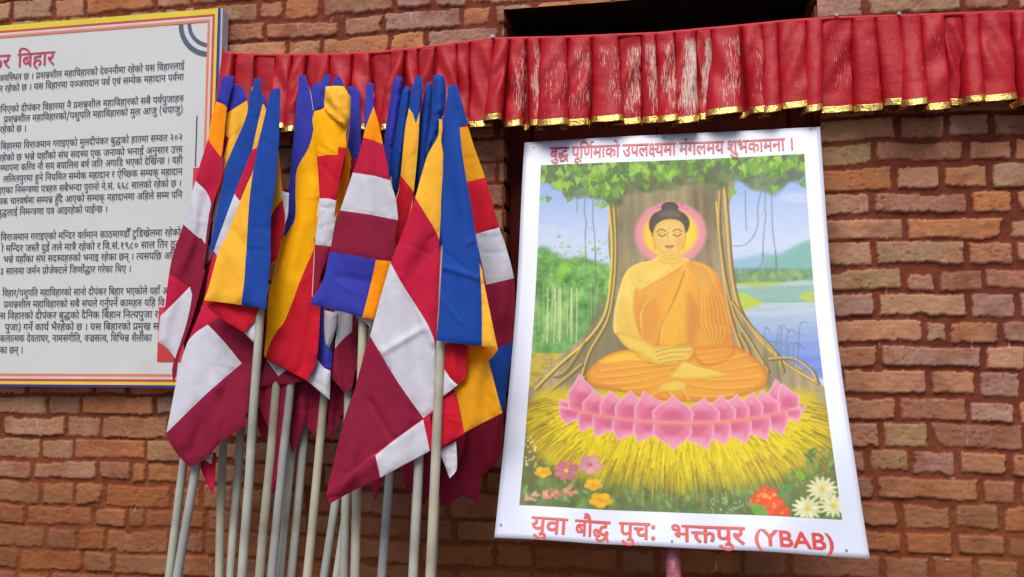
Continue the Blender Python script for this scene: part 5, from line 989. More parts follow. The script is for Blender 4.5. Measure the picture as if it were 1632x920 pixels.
# --- thirteenth: only maroon and white folds below the blue square
flag('striped flag seen only as white and maroon folds under the blue and orange square', (569, 158), (552, 916), -.175, [
    [('maroon', C_(470, 180, 490, 175, 492, 300, 500, 600) + E_(480, 480, 505, 560, 495, 640, 510, 780, 495, 770, 478, 850, 445, 882, 400, 830, 372, 800, 392, 690, 400, 560, 350, 470, 330, 300) + C_(400, 850, 440, 500), True),
     ('violet', C_(460, 160, 500, 160, 510, 560, 400, 560), False),
     ('white', E_(395, 490, 480, 500, 478, 590, 440, 620, 398, 668, 400, 560), False)]], 113, amp=.007, lam=16)

# --- fourteenth: conical flag with orange, red, white, maroon bands and a blue square
flag('cone shaped flag with orange, crimson, white and maroon bands ending in a blue square', (590, 132), (568, 916), -.27, [
    [('maroon', C_(527, 124, 545, 116, 572, 124, 574, 250, 600, 350, 627, 480, 650, 580, 668, 690, 702, 800, 715, 920) + E_(690, 80, 664, 256, 620, 400, 580, 532, 524, 522, 420, 492, 286, 462, 285, 442, 318, 390, 346, 330, 372, 212, 400, 100, 420, 15) + C_(376, 865, 412, 760, 450, 645, 480, 560, 510, 440, 522, 370), True),
     ('violet', C_(520, 110, 580, 110, 576, 262, 550, 310, 520, 400, 512, 380), False),
     ('orange', C_(572, 258, 600, 350, 630, 482, 570, 455, 508, 440, 520, 392), False),
     ('crimson', C_(508, 440, 570, 455, 630, 482, 672, 692, 580, 665, 446, 644, 480, 560), False),
     ('white', C_(446, 644, 580, 665, 672, 692, 710, 800, 720, 925, 540, 890, 370, 866, 410, 760), False),
     ('violet', E_(366, 212, 480, 228, 592, 250, 565, 380, 526, 525, 420, 495, 280, 465, 280, 440, 340, 335), False),
     ('orange', E_(591, 250, 666, 257, 620, 400, 582, 536, 525, 524, 560, 390), False)],
    ([('white', E_(490, 516, 540, 522, 582, 530, 566, 572, 540, 545), True)], dict(dy=.016, amp=.003, edge=.004))],
    114, amp=.0055, lam=40, creases=[(590, 200, 580, 400, .012, 30), (540, 440, 590, 450, -.003, 6)])

# --- fifteenth: yellow and red triangle with stitched edge
flag('striped flag with blue tip, slim yellow triangle and white-stitched red edge below', (668, 121), (605, 916), -.178, [
    [('yellow', D_(190, 75, 200, 62, 222, 64, 222, 120, 212, 220, 204, 400, 182, 632, 170, 720, 110, 900, 92, 900, 88, 680, 106, 630, 118, 548, 140, 320, 158, 225, 172, 140), True),
     ('blue', D_(180, 55, 230, 55, 214, 225, 192, 300, 178, 250, 156, 218), False),
     ('red', D_(112, 545, 150, 590, 184, 635, 160, 740, 100, 910, 80, 900, 88, 680), False),
     ('stitch', strip(D_(114, 555, 107, 630, 93, 675), 1.2), False)]], 115, amp=.005, lam=18)

# --- sixteenth: rolled blue
flag('rolled blue flag third in the row of blue sleeves, beside the slim yellow triangle', (684, 131), (656, 913), -.155, [
    [('blue', D_(240, 115, 248, 98, 270, 98, 272, 150, 264, 250, 250, 460, 225, 600, 186, 660, 196, 500, 205, 350, 222, 210), True),
     ('orange', D_(204, 200, 214, 215, 208, 360, 196, 380), False)],
    ([('maroon', [(640, 540), (704, 540), (742, 690), (726, 752), (706, 736), (676, 806), (640, 760)], True)], dict(amp=.009, lam=15, edge=.005))], 116, amp=.005, lam=12, edge=.018)

# --- seventeenth: big front flag ending in a maroon point
flag('large striped flag with yellow peak, white panel and broad maroon point hanging in front', (698, 119), (661, 916), -.318, [
    [('crimson', D_(305, 275, 320, 278, 322, 330, 316, 380, 330, 450, 334, 530, 332, 700, 330, 920) + F_(345, 20, 350, 140, 335, 400, 328, 500, 322, 780, 330, 760, 372, 560, 300, 0)[:4] + F_(322, 780, 318, 800) + H_(362, 180, 368, 260, 358, 342, 250, 400, 135, 462, 70, 496, 8, 524) + G2(372, 622, 358, 585, 392, 440, 430, 280, 475, 150, 515, 0) + F_(28, 448, 70, 290, 122, 112, 165, 0) + D_(98, 905, 150, 770, 190, 655, 250, 450, 300, 360), True),
     ('yellow', D_(300, 262, 325, 268, 326, 330, 318, 380, 332, 520, 332, 800, 322, 915, 295, 835, 240, 740, 188, 658, 248, 450, 296, 360), False),
     ('white', F_(122, 112, 170, 200, 230, 295, 297, 405, 328, 500, 325, 782, 272, 824, 150, 650, 28, 448, 20, 430), False),
     ('maroon', F_(28, 448, 150, 650, 272, 824, 250, 860) + H_(330, 192, 110, 350, -10, 445) + G2(358, 620, 350, 585, 392, 440, 430, 280, 515, 0), False),
     ('maroon', H_(-20, 440, 110, 362, 138, 466, 0, 540) + G2(340, 600), False),
     ('white', H_(110, 362, 200, 290, 328, 198, 350, 260, 362, 340, 250, 410, 134, 470), False),
     ('crimson', H_(328, 196, 362, 180, 375, 260, 360, 345), False)],
    ([('blue', D_(278, 62, 300, 56, 328, 66, 338, 100, 338, 180, 330, 235, 312, 300, 300, 340, 250, 450, 240, 440, 268, 250), True)], dict(dy=.012, amp=.005, lam=11, edge=.014)),
    ([('blue', D_(318, 285, 344, 220, 346, 420, 330, 520, 318, 440, 306, 330), True)], dict(dy=.006, amp=.004, lam=11, edge=.012))],
    117, amp=.006, lam=46, creases=[(640, 440, 690, 545, .005, 5), (612, 560, 672, 525, .005, 5), (590, 640, 625, 700, -.004, 5), (660, 330, 600, 560, .007, 34), (640, 560, 560, 740, .006, 34), (598, 735, 522, 790, .006, 10)])

# --- eighteenth: the front blue panel flag
flag('striped flag with tall plain blue panel and yellow edge nearest the poster, frontmost of all', (720, 136), (684, 916), -.392, [
    [('blue', D_(350, 125, 356, 110, 384, 108, 392, 190, 405, 310, 422, 470, 445, 600, 470, 740, 497, 920) + F_(520, 0, 535, 110, 548, 190, 580, 350, 614, 512, 545, 494, 440, 484, 331, 468, 342, 360, 352, 200, 362, 20) + D_(318, 920, 326, 700, 338, 560, 340, 400, 340, 220), True),
     ('yellow', F_(530, 110, 552, 190, 584, 350, 620, 516, 541, 494, 540, 300), False)],
    ([('red', F_(360, 480, 420, 480, 475, 490, 468, 640, 428, 673, 380, 620, 355, 575), True),
      ('white', F_(350, 560, 364, 590, 395, 640, 430, 672, 358, 728, 345, 720), True)], dict(dy=.03, amp=.005, lam=16)),
    ([('ochre', F_(468, 490, 545, 494, 612, 512, 590, 545, 570, 560, 605, 690, 634, 800, 545, 845, 458, 892, 435, 770, 415, 690, 468, 640), True), 
      ('orange', F_(465, 485, 614, 508, 575, 545, 500, 590, 466, 600), False)], dict(dy=.045, amp=.006, lam=26)),
    ([('red', H_(375, 165, 420, 95, 474, 66, 500, 180, 517, 263, 450, 302, 400, 335, 360, 340), True)], dict(dy=.04, amp=.005, lam=20)),
    ([('white', H_(400, 338, 478, 298, 482, 360, 480, 432, 450, 466, 425, 400), True)], dict(dy=.05, amp=.006, lam=12))],
    118, amp=.0045, lam=34, creases=[(704, 425, 768, 445, .005, 4), (735, 230, 750, 540, .007, 20)])

# --- nineteenth: behind it, towards the poster
flag('striped flag hanging behind the plain blue panel, grey-white and maroon bands beside the poster', (726, 150), (686, 916), -.125, [
    [('maroon', D_(380, 112, 395, 112, 420, 200, 445, 292, 470, 390, 530, 560, 600, 805, 638, 920) + F_(640, 0, 687, 180, 692, 330, 690, 470, 660, 640, 645, 780) + H_(700, 120, 692, 240, 680, 372, 585, 470, 590, 540, 580, 592, 545, 560, 510, 545, 410, 602, 395, 450, 420, 300) + F_(420, 600, 480, 300) + D_(420, 700, 390, 300), True),
     ('blue', D_(375, 100, 400, 100, 450, 298, 402, 318), False),
     ('ochre', D_(400, 318, 445, 312, 535, 562, 440, 582), False),
     ('red', D_(440, 582, 535, 560, 604, 804, 480, 838), False),
     ('white', D_(480, 838, 603, 804, 650, 930, 495, 930) + F_(560, 212, 515, 60), False),
     ('white', F_(512, -10, 645, -10, 690, 182, 562, 212), False),
     ('blue', F_(570, 545, 612, 505, 700, 468, 700, 640, 650, 800, 620, 800), False)]],
    119, amp=.007, lam=30, creases=[(770, 300, 800, 500, .008, 18)])

# ------------------------------------------------------------------ poster placard leaning on the wall
PTL, PTR = at(836, 228, -.03), at(1307, 202, -.0656)
PBR, PBL = at(1387, 890, -.4311), at(788, 857, -.3954)
_u, _v = PTR - PTL, PBL - PTL
PW, PH = np.linalg.norm(_u), np.linalg.norm(_v)
EU = _u / PW; EV = _v / PH; EN = np.cross(EU, EV); EN /= np.linalg.norm(EN)     # EN points out of the face?
if EN[1] > 0: EN = -EN
def poster_uv(px, py):
    d = ray(px, py); t = ((PTL - CAM) @ EN) / (d @ EN); w = CAM + d * t - PTL
    A = np.array([[EU @ EU, EU @ EV], [EU @ EV, EV @ EV]]); r = np.array([w @ EU, w @ EV])
    return np.linalg.solve(A, r)
def bulge(a, b):
    """the sheet is not flat: it sags a little between its battens (metres along EN)"""
    u = a / PW; v = b / PH
    z = -.012 * np.sin(np.pi * u) * np.sin(np.pi * np.clip(v, 0, 1))
    z = z + .0060 * np.sin(u * 9 + 1.2) * sstep(.78, 1.0, v) + .0055 * np.sin(v * 7 + u * 3) * sstep(.75, 1.0, u)
    z = z + .0034 * np.sin(u * 21 + v * 5) * sstep(.88, 1.0, v) + .0030 * np.sin(u * 5 + v * 11)
    return z
def on_sheet(a, b, lift=0.0):
    a = np.asarray(a, float); b = np.asarray(b, float)
    bow = np.sin(np.pi * np.clip(b / PH, 0, 1) ** 1.15)              # the vinyl has drawn in along its sides
    q = a / PW - .5
    lift = lift + bulge(a, b)
    a = a - bow * q * np.abs(q) * 4 * np.where(q > 0, .015, .009)
    return PTL[None] + EU[None] * a[:, None] + EV[None] * b[:, None] + EN[None] * lift[:, None]
foot = PBL * .5 + PBR * .5
p_mid = poster_uv(1072, 900)
stick_dir = EV
_top = PTL + EU * p_mid[0] + EV * .03 - EN * .048
_k = (_top[2]) / (-EV[2])
gfoot = _top + EV * _k
poster = empty('poster_placard', tuple(gfoot))
tag(poster, 'white bordered poster of a meditating robed figure under a tree, mounted on a stick', 'poster')
sheet_m = material('white_vinyl_sheet', lin(206, 210, 226), .32, .45, var=.02, vscale=5, bump=.06, bscale=14, bdist=.006)
nu, nv = 70, 96
a_, b_ = np.meshgrid(np.linspace(0, PW, nu), np.linspace(0, PH, nv))
so_ = grid_obj('sheet', on_sheet(a_.ravel(), b_.ravel()), grid_faces(nu, nv)[:, ::-1], sheet_m, poster)
sm_ = so_.modifiers.new('thickness', 'SOLIDIFY'); sm_.thickness = .003; sm_.offset = 0
# battens behind the sheet
batt = material('poster_frame_timber', lin(150, 112, 78), .8, .2, var=.2, vscale=20)
def bar(p, q, w, mat, name):
    v, f = tube_geo([p, q], w, 4); return mesh_obj(name, v, f, mat, poster)
def sp(a, b, l): return on_sheet(np.array([a]), np.array([b]), l)[0]
bar(sp(.02, .02, -.02), sp(PW - .02, .02, -.02), .013, batt, 'batten'); bar(sp(.02, PH - .03, -.025), sp(PW - .02, PH - .03, -.025), .013, batt, 'batten')
bar(sp(.02, .05, -.022), sp(.02, PH - .06, -.022), .012, batt, 'batten'); bar(sp(PW - .02, .05, -.022), sp(PW - .02, PH - .06, -.022), .012, batt, 'batten')
stick_m = material('pink_wrapped_stick', lin(156, 84, 98), .4, .4, var=.45, vscale=40, bump=.8, bscale=45, bdist=.006)
n = 60
pts = [_top + (gfoot - _top) * i / n for i in range(n + 1)]
v, f = tube_geo(pts, [.0155 + .0014 * math.sin(i * 2.3) + .0008 * math.sin(i * 5.1) for i in range(n + 1)], 16)
mesh_obj('stick', v, f, stick_m, poster, smooth=True)

# ---- the print: painted as strokes into a fine grid of coloured points
C_TL, C_TR, C_BR, C_BL = [poster_uv(*p) for p in ((861, 265), (1283, 245), (1345, 831), (828, 803))]
cx0, cx1 = (C_TL[0] + C_BL[0]) / 2, (C_TR[0] + C_BR[0]) / 2
cy0, cy1 = (C_TL[1] + C_TR[1]) / 2, (C_BL[1] + C_BR[1]) / 2
IW = 460; IH = int(IW * (cy1 - cy0) / (cx1 - cx0))
KX, KY = IW / (cx1 - cx0), IH / (cy1 - cy0)
def ip(px, py):
    u = poster_uv(px, py); return ((u[0] - cx0) * KX, (u[1] - cy0) * KY)
def Q(zf, *p): return [ip(*q) for q in zf(*p)]
PX = IW / 470.0                              # one photo pixel, roughly, in print pixels
IMG = np.zeros((IH, IW, 3))
GY, GX = np.mgrid[0:IH, 0:IW].astype(float); GX += .5; GY += .5
def clip_box(P, m):
    P = np.array(P)
    x0 = max(int(P[:, 0].min() - m), 0); x1 = min(int(P[:, 0].max() + m) + 2, IW)
    y0 = max(int(P[:, 1].min() - m), 0); y1 = min(int(P[:, 1].max() + m) + 2, IH)
    return x0, x1, y0, y1
def crv(P, k=5, closed=True):
    n = len(P); out = []; P = [np.array(p, float) for p in P]
    for i in range(n if closed else n - 1):
        p0 = P[i - 1] if (closed or i > 0) else P[0]; p1 = P[i]; p2 = P[(i + 1) % n]; p3 = P[(i + 2) % n] if (closed or i + 2 < n) else P[-1]
        for j in range(k):
            t = j / k
            out.append(tuple(.5 * (2 * p1 + (p2 - p0) * t + (2 * p0 - 5 * p1 + 4 * p2 - p3) * t * t + (3 * p1 - p0 - 3 * p2 + p3) * t ** 3)))
    if not closed: out.append(tuple(P[-1]))
    return out
def sdist(P, x0, x1, y0, y1):
    X_, Y_ = GX[y0:y1, x0:x1], GY[y0:y1, x0:x1]
    d = np.full(X_.shape, 1e9); ins = np.zeros(X_.shape, bool)
    for (ax, ay), (bx_, by) in zip(P, P[1:] + P[:1]):
        dx, dy = bx_ - ax, by - ay; L = dx * dx + dy * dy
        t = np.clip(((X_ - ax) * dx + (Y_ - ay) * dy) / max(L, 1e-9), 0, 1)
        d = np.minimum(d, (X_ - ax - t * dx) ** 2 + (Y_ - ay - t * dy) ** 2)
        if ay != by:
            c = (ay > Y_) != (by > Y_); ins ^= c & (X_ < ax + (Y_ - ay) * dx / (by - ay))
    d = np.sqrt(d); return np.where(ins, d, -d)
def blend(box, col, al):
    x0, x1, y0, y1 = box
    if x1 <= x0 or y1 <= y0: return
    IMG[y0:y1, x0:x1] = IMG[y0:y1, x0:x1] * (1 - al[..., None]) + np.asarray(col, float) * al[..., None]
def fill(P, col, al=1.0, soft=.7, rim=None, curve=True):
    """fill; rim = (colour, width, strength) paints the edge band in another tone"""
    if curve: P = crv(P)
    bx_ = clip_box(P, soft + 2); x0, x1, y0, y1 = bx_
    if x1 <= x0 or y1 <= y0: return
    d = sdist(P, x0, x1, y0, y1)
    m_ = sstep(-soft, soft, d) * al
    c = np.broadcast_to(np.asarray(col, float), d.shape + (3,))
    if rim:
        k = np.exp(-np.clip(d, 0, None) / rim[1])[..., None] * rim[2]
        c = c * (1 - k) + np.asarray(rim[0], float) * k
    IMG[y0:y1, x0:x1] = IMG[y0:y1, x0:x1] * (1 - m_[..., None]) + c * m_[..., None]
def stroke(P, w, col, al=1.0, w2=None, soft=.6, curve=True):
    if curve and len(P) > 2: P = crv(P, 5, False)
    bx_ = clip_box(P, max(w, w2 or w) + 2); x0, x1, y0, y1 = bx_
    if x1 <= x0 or y1 <= y0: return
    X_, Y_ = GX[y0:y1, x0:x1], GY[y0:y1, x0:x1]; best = np.full(X_.shape, -1e9); n = len(P) - 1
    for i in range(n):
        (ax, ay), (bx2, by) = P[i], P[i + 1]; dx, dy = bx2 - ax, by - ay
        t = np.clip(((X_ - ax) * dx + (Y_ - ay) * dy) / max(dx * dx + dy * dy, 1e-9), 0, 1)
        ww = w + ((w2 if w2 is not None else w) - w) * (i + t) / n
        best = np.maximum(best, ww / 2 - np.hypot(X_ - ax - t * dx, Y_ - ay - t * dy))
    blend(bx_, col, sstep(-soft, soft, best) * al)
def c_(r, g, b): return np.array([r, g, b], float)
NZ = lambda s, sd, o=4: fbm(GX, GY, s, sd, o)
pr = random.Random(4)
ZP1 = Z(780, 180, 2.7055); ZP2 = Z(780, 500, 2.19); ZP3 = Z(960, 280, 2.554)
ZQ1 = Z(820, 230, 4.843); ZQ2 = Z(1080, 230, 4.842); ZQ3 = Z(820, 400, 3.835); ZQ4 = Z(1140, 400, 3.835); ZQ5 = Z(820, 620, 4.181); ZQ6 = Z(1070, 620, 4.183)
I0 = lambda *p: [ip(p[i], p[i + 1]) for i in range(0, len(p), 2)]
# sky
yy = GY / IH
skyc = c_(150, 182, 236) * (1 - sstep(0, .27, yy))[..., None] + c_(206, 218, 244) * sstep(0, .27, yy)[..., None]
cl_ = sstep(.05, .5, fbm(GX * .35, GY * 1.4, 40, 211, 4))[..., None] * .6
IMG[:] = skyc * (1 - cl_) + c_(216, 224, 246) * cl_
# far hills, tree line, lake on the right
fill(Q(ZQ4, 60, 60, 150, 45, 230, 30, 330, 15, 420, 30, 520, -20, 640, -70, 700, -90, 700, 200, 60, 200), c_(150, 190, 205), .8, 6)
fill(Q(ZQ4, 300, 60, 420, 10, 520, -40, 640, -85, 700, -80, 700, 150, 380, 140), c_(132, 188, 168), .75, 5)
fill(Q(ZQ4, 40, 200, 40, 110, 640, 120, 640, 215, 300, 230), c_(112, 150, 120), .9, 5)
for i in range(70):
    x = pr.uniform(50, 640); r = pr.uniform(10, 26); yb_ = pr.uniform(120, 175)
    fill(Q(ZQ4, x - r, yb_ + r, x - r * .6, yb_ - r * .4, x, yb_ - r, x + r * .7, yb_ - r * .3, x + r, yb_ + r), c_(*pr.choice([(150, 180, 110), (126, 160, 104), (170, 194, 130), (104, 140, 110)])), .55, 2)
fill(Q(ZQ4, 40, 205, 200, 190, 640, 185, 640, 212, 40, 240), c_(196, 206, 96), .9, 2)
wat = c_(186, 210, 206)
fill(Q(ZQ4, 60, 230, 300, 215, 700, 205, 780, 700, 800, 800, 200, 700, 60, 500), wat, 1, 3)
mask_w = sdist(Q(ZQ4, 60, 230, 300, 215, 700, 205, 780, 700, 800, 800, 200, 700, 60, 500), 0, IW, 0, IH)
wy = sstep(ip(1200, 455)[1], ip(1200, 585)[1], GY)[..., None]
wtone = c_(214, 228, 222) * (1 - wy) + c_(128, 150, 222) * wy
wtone = wtone + (12 * fbm(GX * .25, GY * 2.2, 16, 231, 3))[..., None]
dk = (sstep(ip(1200, 456)[1], ip(1200, 490)[1], GY) < .9)[..., None] * 1.0
wtone = np.where(GY[..., None] < ip(1200, 482)[1], c_(158, 192, 180) + (10 * fbm(GX * .2, GY * 2, 14, 233, 3))[..., None], wtone)
aw = sstep(-2, 2, mask_w)[..., None]
IMG[:] = IMG * (1 - aw) + wtone * aw
fill(Q(ZQ4, 110, 260, 180, 255, 260, 290, 310, 312, 250, 335, 170, 370, 110, 420), c_(196, 212, 84), .95, 2)
fill(Q(ZQ4, 620, 245, 560, 258, 540, 280, 600, 305, 640, 300), c_(192, 210, 90), .95, 2)
# bamboo wood on the left
gl = sdist(Q(ZQ3, 90, 20, 160, -40, 240, 10, 330, 40, 420, 20, 500, 60, 570, 90, 620, 60, 620, 700, 60, 700), 0, IW, 0, IH)
gn = NZ(26, 241)[..., None]; gn2 = NZ(9, 245)[..., None]
gc = c_(112, 166, 84) + gn * c_(66, 60, 40) + gn2 * c_(34, 32, 20)
dk = sstep(-60, 60, GY - ip(900, 500)[1])[..., None]
gc = gc * (1 - .22 * dk) + c_(120, 150, 110) * .22 * dk
ag = sstep(-9, 9, gl + 9 * gn[..., 0])[..., None]
IMG[:] = IMG * (1 - ag) + gc * ag
for i in range(260):
    x, y_ = pr.uniform(100, 600), pr.gauss(120, 90)
    r = pr.uniform(4, 14)
    fill(Q(ZQ3, x - r, y_, x, y_ - r * .7, x + r, y_, x, y_ + r * .7), c_(*pr.choice([(150, 214, 70), (176, 224, 90), (104, 160, 74), (90, 140, 78), (132, 190, 84)])), pr.uniform(.25, .6), 2)
fill(Q(ZQ3, 230, 170, 290, 60, 340, 100, 300, 150, 270, 190), c_(160, 226, 60), .6, 8)
for i in range(24):
    x = pr.uniform(110, 560); y0_ = pr.uniform(180, 260); sl = pr.uniform(-20, 14)
    stroke(Q(ZQ3, x, y0_, x + sl * .5, y0_ + 150, x + sl, pr.uniform(440, 590)), pr.uniform(.8, 1.9), c_(214, 222, 170), pr.uniform(.35, .8))
for x in (188, 232, 268, 340, 372): stroke(Q(ZQ3, x, 220, x + 2, 380, x - 2, 560), 2.0, c_(222, 226, 176), .85)
stroke(Q(ZQ3, 150, 590, 175, 470, 215, 330, 235, 240), 1.6, c_(216, 222, 170), .7)
for i in range(150):
    x, y_ = pr.uniform(100, 560), pr.uniform(500, 640); r = pr.uniform(5, 16)
    fill(Q(ZQ3, x - r, y_, x, y_ - r * .6, x + r, y_, x, y_ + r * .6), c_(*pr.choice([(110, 190, 80), (90, 160, 74), (140, 200, 90)])), .4, 2)
# stony path
fill(Q(ZQ3, 80, 660, 200, 625, 320, 630, 460, 640, 460, 920, 60, 960), c_(204, 184, 74), 1, 3)
for i in range(46):
    x, y_ = pr.uniform(90, 430), pr.uniform(640, 860); rx, ry = pr.uniform(18, 44), pr.uniform(10, 22)
    P_ = []
    for k in range(7):
        t = k * 6.283 / 7; P_ += [x + rx * math.cos(t) * pr.uniform(.8, 1.1), y_ + ry * math.sin(t) * pr.uniform(.8, 1.1)]
    fill(Q(ZQ3, *P_), c_(*pr.choice([(224, 200, 80), (216, 186, 90), (200, 176, 70), (210, 180, 104)])), .85, 1, rim=(c_(140, 120, 60), 1.6, .8))
# trunk and roots
tr = crv(I0(967, 280, 972, 330, 968, 380, 972, 430, 966, 480, 940, 520, 900, 560, 860, 600, 850, 660, 1310, 660, 1300, 600, 1240, 560, 1190, 510, 1172, 460, 1168, 400, 1160, 340, 1158, 270), 4)
td = sdist(tr, 0, IW, 0, IH)
stk = fbm(GX * 2.4, GY * .22, 22, 251, 4)[..., None]
tcol = c_(168, 152, 116) + stk * c_(32, 29, 22) + NZ(40, 255)[..., None] * c_(16, 12, 10)
ex_ = (GX - ip(1065, 400)[0])[..., None] / IW
tcol = tcol - c_(44, 42, 34) * np.exp(-(((GX - ip(1120, 350)[0]) / 26) ** 2))[..., None] * .7 - c_(30, 28, 24) * np.exp(-(((GX - ip(1000, 340)[0]) / 16) ** 2))[..., None]
at_ = sstep(-1, 1, td)[..., None]
IMG[:] = IMG * (1 - at_) + tcol * at_
fill(I0(960, 470, 1000, 500, 1010, 600, 990, 640, 940, 640, 900, 600, 930, 540), c_(116, 110, 78), .6, 8)
for P_, w_, cc in ((I0(969, 320, 974, 380, 972, 440, 962, 500, 930, 545, 890, 580, 850, 620), 5, (228, 196, 70)), (I0(978, 330, 980, 400, 976, 460, 966, 510, 938, 560, 925, 600), 4, (206, 176, 80)),
                   (I0(1154, 290, 1160, 360, 1166, 430, 1180, 490, 1215, 540, 1260, 580, 1310, 610), 6, (214, 164, 90)), (I0(1142, 320, 1150, 400, 1158, 470, 1170, 520, 1190, 570), 5, (208, 160, 96)),
                   (I0(1148, 290, 1146, 360, 1156, 440, 1172, 500, 1200, 545, 1228, 590), 4, (196, 160, 84)), (I0(1168, 480, 1200, 520, 1240, 560, 1252, 590), 5, (190, 152, 76)),
                   (I0(1230, 570, 1270, 570, 1300, 590, 1308, 606), 5, (190, 160, 90)), (I0(1180, 530, 1196, 560, 1200, 590), 5, (186, 148, 74)),
                   (I0(930, 545, 900, 590, 880, 600), 5, (150, 128, 62)), (I0(925, 580, 890, 610, 850, 640), 5, (176, 152, 66)), (I0(930, 600, 905, 630, 860, 652), 5, (170, 150, 64))):
    stroke([(x + 2.2, y_ + 1.2) for x, y_ in P_], w_ * PX * 1.1, c_(112, 92, 56), .8)
    stroke(P_, w_ * PX * .8, c_(*cc), .95)
    stroke([(x - .8, y_ - .8) for x, y_ in P_], w_ * PX * .3, c_(246, 226, 130), .7)
for i in range(9):
    x = 1222 + i * 7; h_ = pr.uniform(40, 75)
    stroke(I0(x, 590, x + pr.uniform(-4, 6), 590 - h_, x + pr.uniform(8, 22), 590 - h_ - pr.uniform(-12, 6)), 1.1, c_(104, 130, 100), .8)
# dark ground under the mat and along the bottom
_low = sstep(ip(1080, 636)[1], ip(1080, 662)[1], GY)[..., None]
IMG[:] = IMG * (1 - _low) + (c_(124, 118, 70) + NZ(18, 263)[..., None] * c_(26, 26, 16)) * _low
fill(I0(838, 690, 846, 640, 900, 620, 1250, 620, 1310, 640, 1325, 690, 1290, 740, 1180, 775, 1080, 785, 960, 775, 880, 745), c_(214, 192, 36), 1, 10)
fill(I0(830, 850, 836, 790, 1330, 790, 1350, 860, 1100, 800) if False else I0(830, 850, 840, 800, 1060, 800, 1340, 810, 1360, 860, 815, 830), c_(122, 118, 74), 1, 8)
0 and fill(I0(830, 650, 900, 640, 1260, 640, 1340, 660, 1360, 860, 815, 830), c_(122, 118, 74), 1, 8)
bd = sstep(ip(1080, 735)[1], ip(1080, 790)[1], GY)[..., None]
IMG[:] = IMG * (1 - bd) + (c_(112, 128, 76) + NZ(16, 261)[..., None] * c_(34, 38, 24)) * bd
# straw mat
ec = ip(1078, 668)
for ring in range(9):
    f = ring / 8.0
    for i in range(330):
        t = pr.uniform(-.35, math.pi + .35)
        rx = (138 + 82 * f + pr.uniform(-16, 16)) * PX; ry = (26 + 62 * f + pr.uniform(-8, 8)) * PX
        x = ec[0] + rx * math.cos(t) * 1.02; y_ = ec[1] + ry * math.sin(t)
        L_ = pr.uniform(24, 46) * PX
        dx, dy = math.cos(t) * .8, .35 + .75 * max(math.sin(t), -.2)
        q = math.hypot(dx, dy); dx /= q; dy /= q
        cv = pr.uniform(.1, .45)
        lo = f > .72
        cc = pr.choice([(244, 228, 20), (240, 222, 10), (230, 208, 16), (246, 230, 40), (220, 194, 20), (232, 218, 50), (206, 172, 30)] if not lo else [(228, 206, 30), (210, 182, 36), (236, 218, 60), (168, 140, 46), (140, 118, 56)])
        stroke([(x, y_), (x + dx * L_ * .5, y_ + dy * L_ * .45), (x + dx * L_ * .9, y_ + dy * L_ * .95 + cv * L_ * .2)], pr.uniform(1.0, 2.2) * PX, c_(*cc), pr.uniform(.45, .85), .4)
        if pr.random() < .16: stroke([(x + 2, y_), (x + dx * L_ * .5 + 2, y_ + dy * L_ * .5), (x + dx * L_ + 2, y_ + dy * L_)], 1.2 * PX, c_(140, 104, 34), .6, .4)
# ground cover and flowers along the bottom
def leaf(zf, x, y_, L_, ang, cc, w_=.35):
    ca, sa = math.cos(ang), math.sin(ang)
    P_ = []
    for a, b in ((0, 0), (.35, w_), (.7, w_ * .7), (1, 0), (.7, -w_ * .7), (.35, -w_)): P_ += [x + L_ * (a * ca - b * sa), y_ + L_ * (a * sa + b * ca)]
    fill(Q(zf, *P_), c_(*cc), .85, .8, rim=(c_(*cc) * 1.25, 1, .5))
for i in range(150):
    zf, X0, X1, Y0, Y1 = pr.choice([(ZQ5, 40, 480, 480, 750), (ZQ5, 300, 1100, 690, 800), (ZQ6, 0, 560, 700, 850), (ZQ6, 540, 1130, 560, 880), (ZQ6, 880, 1100, 420, 620)])
    leaf(zf, pr.uniform(X0, X1), pr.uniform(Y0, Y1), pr.uniform(30, 80), pr.uniform(-2.6, -.5), pr.choice([(96, 140, 72), (120, 160, 80), (84, 120, 72), (132, 170, 96), (104, 116, 80)]), .18)
def flower(zf, x, y_, R_, n, cc, mid, w_=.34, sq=.8):
    for k in range(n):
        t = k * 6.283 / n + .3
        leaf_P = []
        for a, b in ((.1, 0), (.5, w_), (.95, w_ * .6), (1.05, 0), (.95, -w_ * .6), (.5, -w_)):
            ca, sa = math.cos(t), math.sin(t); leaf_P += [x + R_ * (a * ca - b * sa), y_ + R_ * sq * (a * sa + b * ca)]
        fill(Q(zf, *leaf_P), c_(*cc) * pr.uniform(.93, 1.06), 1, .7, rim=(c_(*cc) * .82, 1.2, .5))
    fill(Q(zf, x - R_ * .2, y_, x, y_ - R_ * .18, x + R_ * .2, y_, x, y_ + R_ * .18), c_(*mid), 1, .8)
flower(ZQ5, 340, 540, 84, 8, (206, 128, 134), (236, 206, 70)); flower(ZQ5, 500, 500, 78, 5, (222, 160, 166), (196, 110, 120), .5)
for x, y_, r in ((185, 552, 58), (522, 632, 62), (572, 735, 78)): flower(ZQ5, x, y_, r, 5, (246, 190, 50), (232, 160, 40), .5, .65)
for i in range(26):
    x, y_ = pr.uniform(185, 430), 0; y_ = 700 - (x - 300) * .15 + pr.uniform(-24, 24); leaf(ZQ5, x, y_, pr.uniform(20, 46), pr.uniform(-3, .2), pr.choice([(226, 140, 120), (232, 158, 140), (214, 120, 110)]), .3)
for i in range(20): leaf(ZQ5, pr.uniform(50, 160), pr.uniform(700, 750), pr.uniform(20, 40), pr.uniform(-3, 0), pr.choice([(220, 160, 150), (200, 170, 130)]), .3)
for i in range(26): leaf(ZQ5, pr.uniform(60, 130), pr.uniform(320, 520), 16, pr.uniform(-3, 3), pr.choice([(236, 232, 210), (226, 214, 110)]), .4)
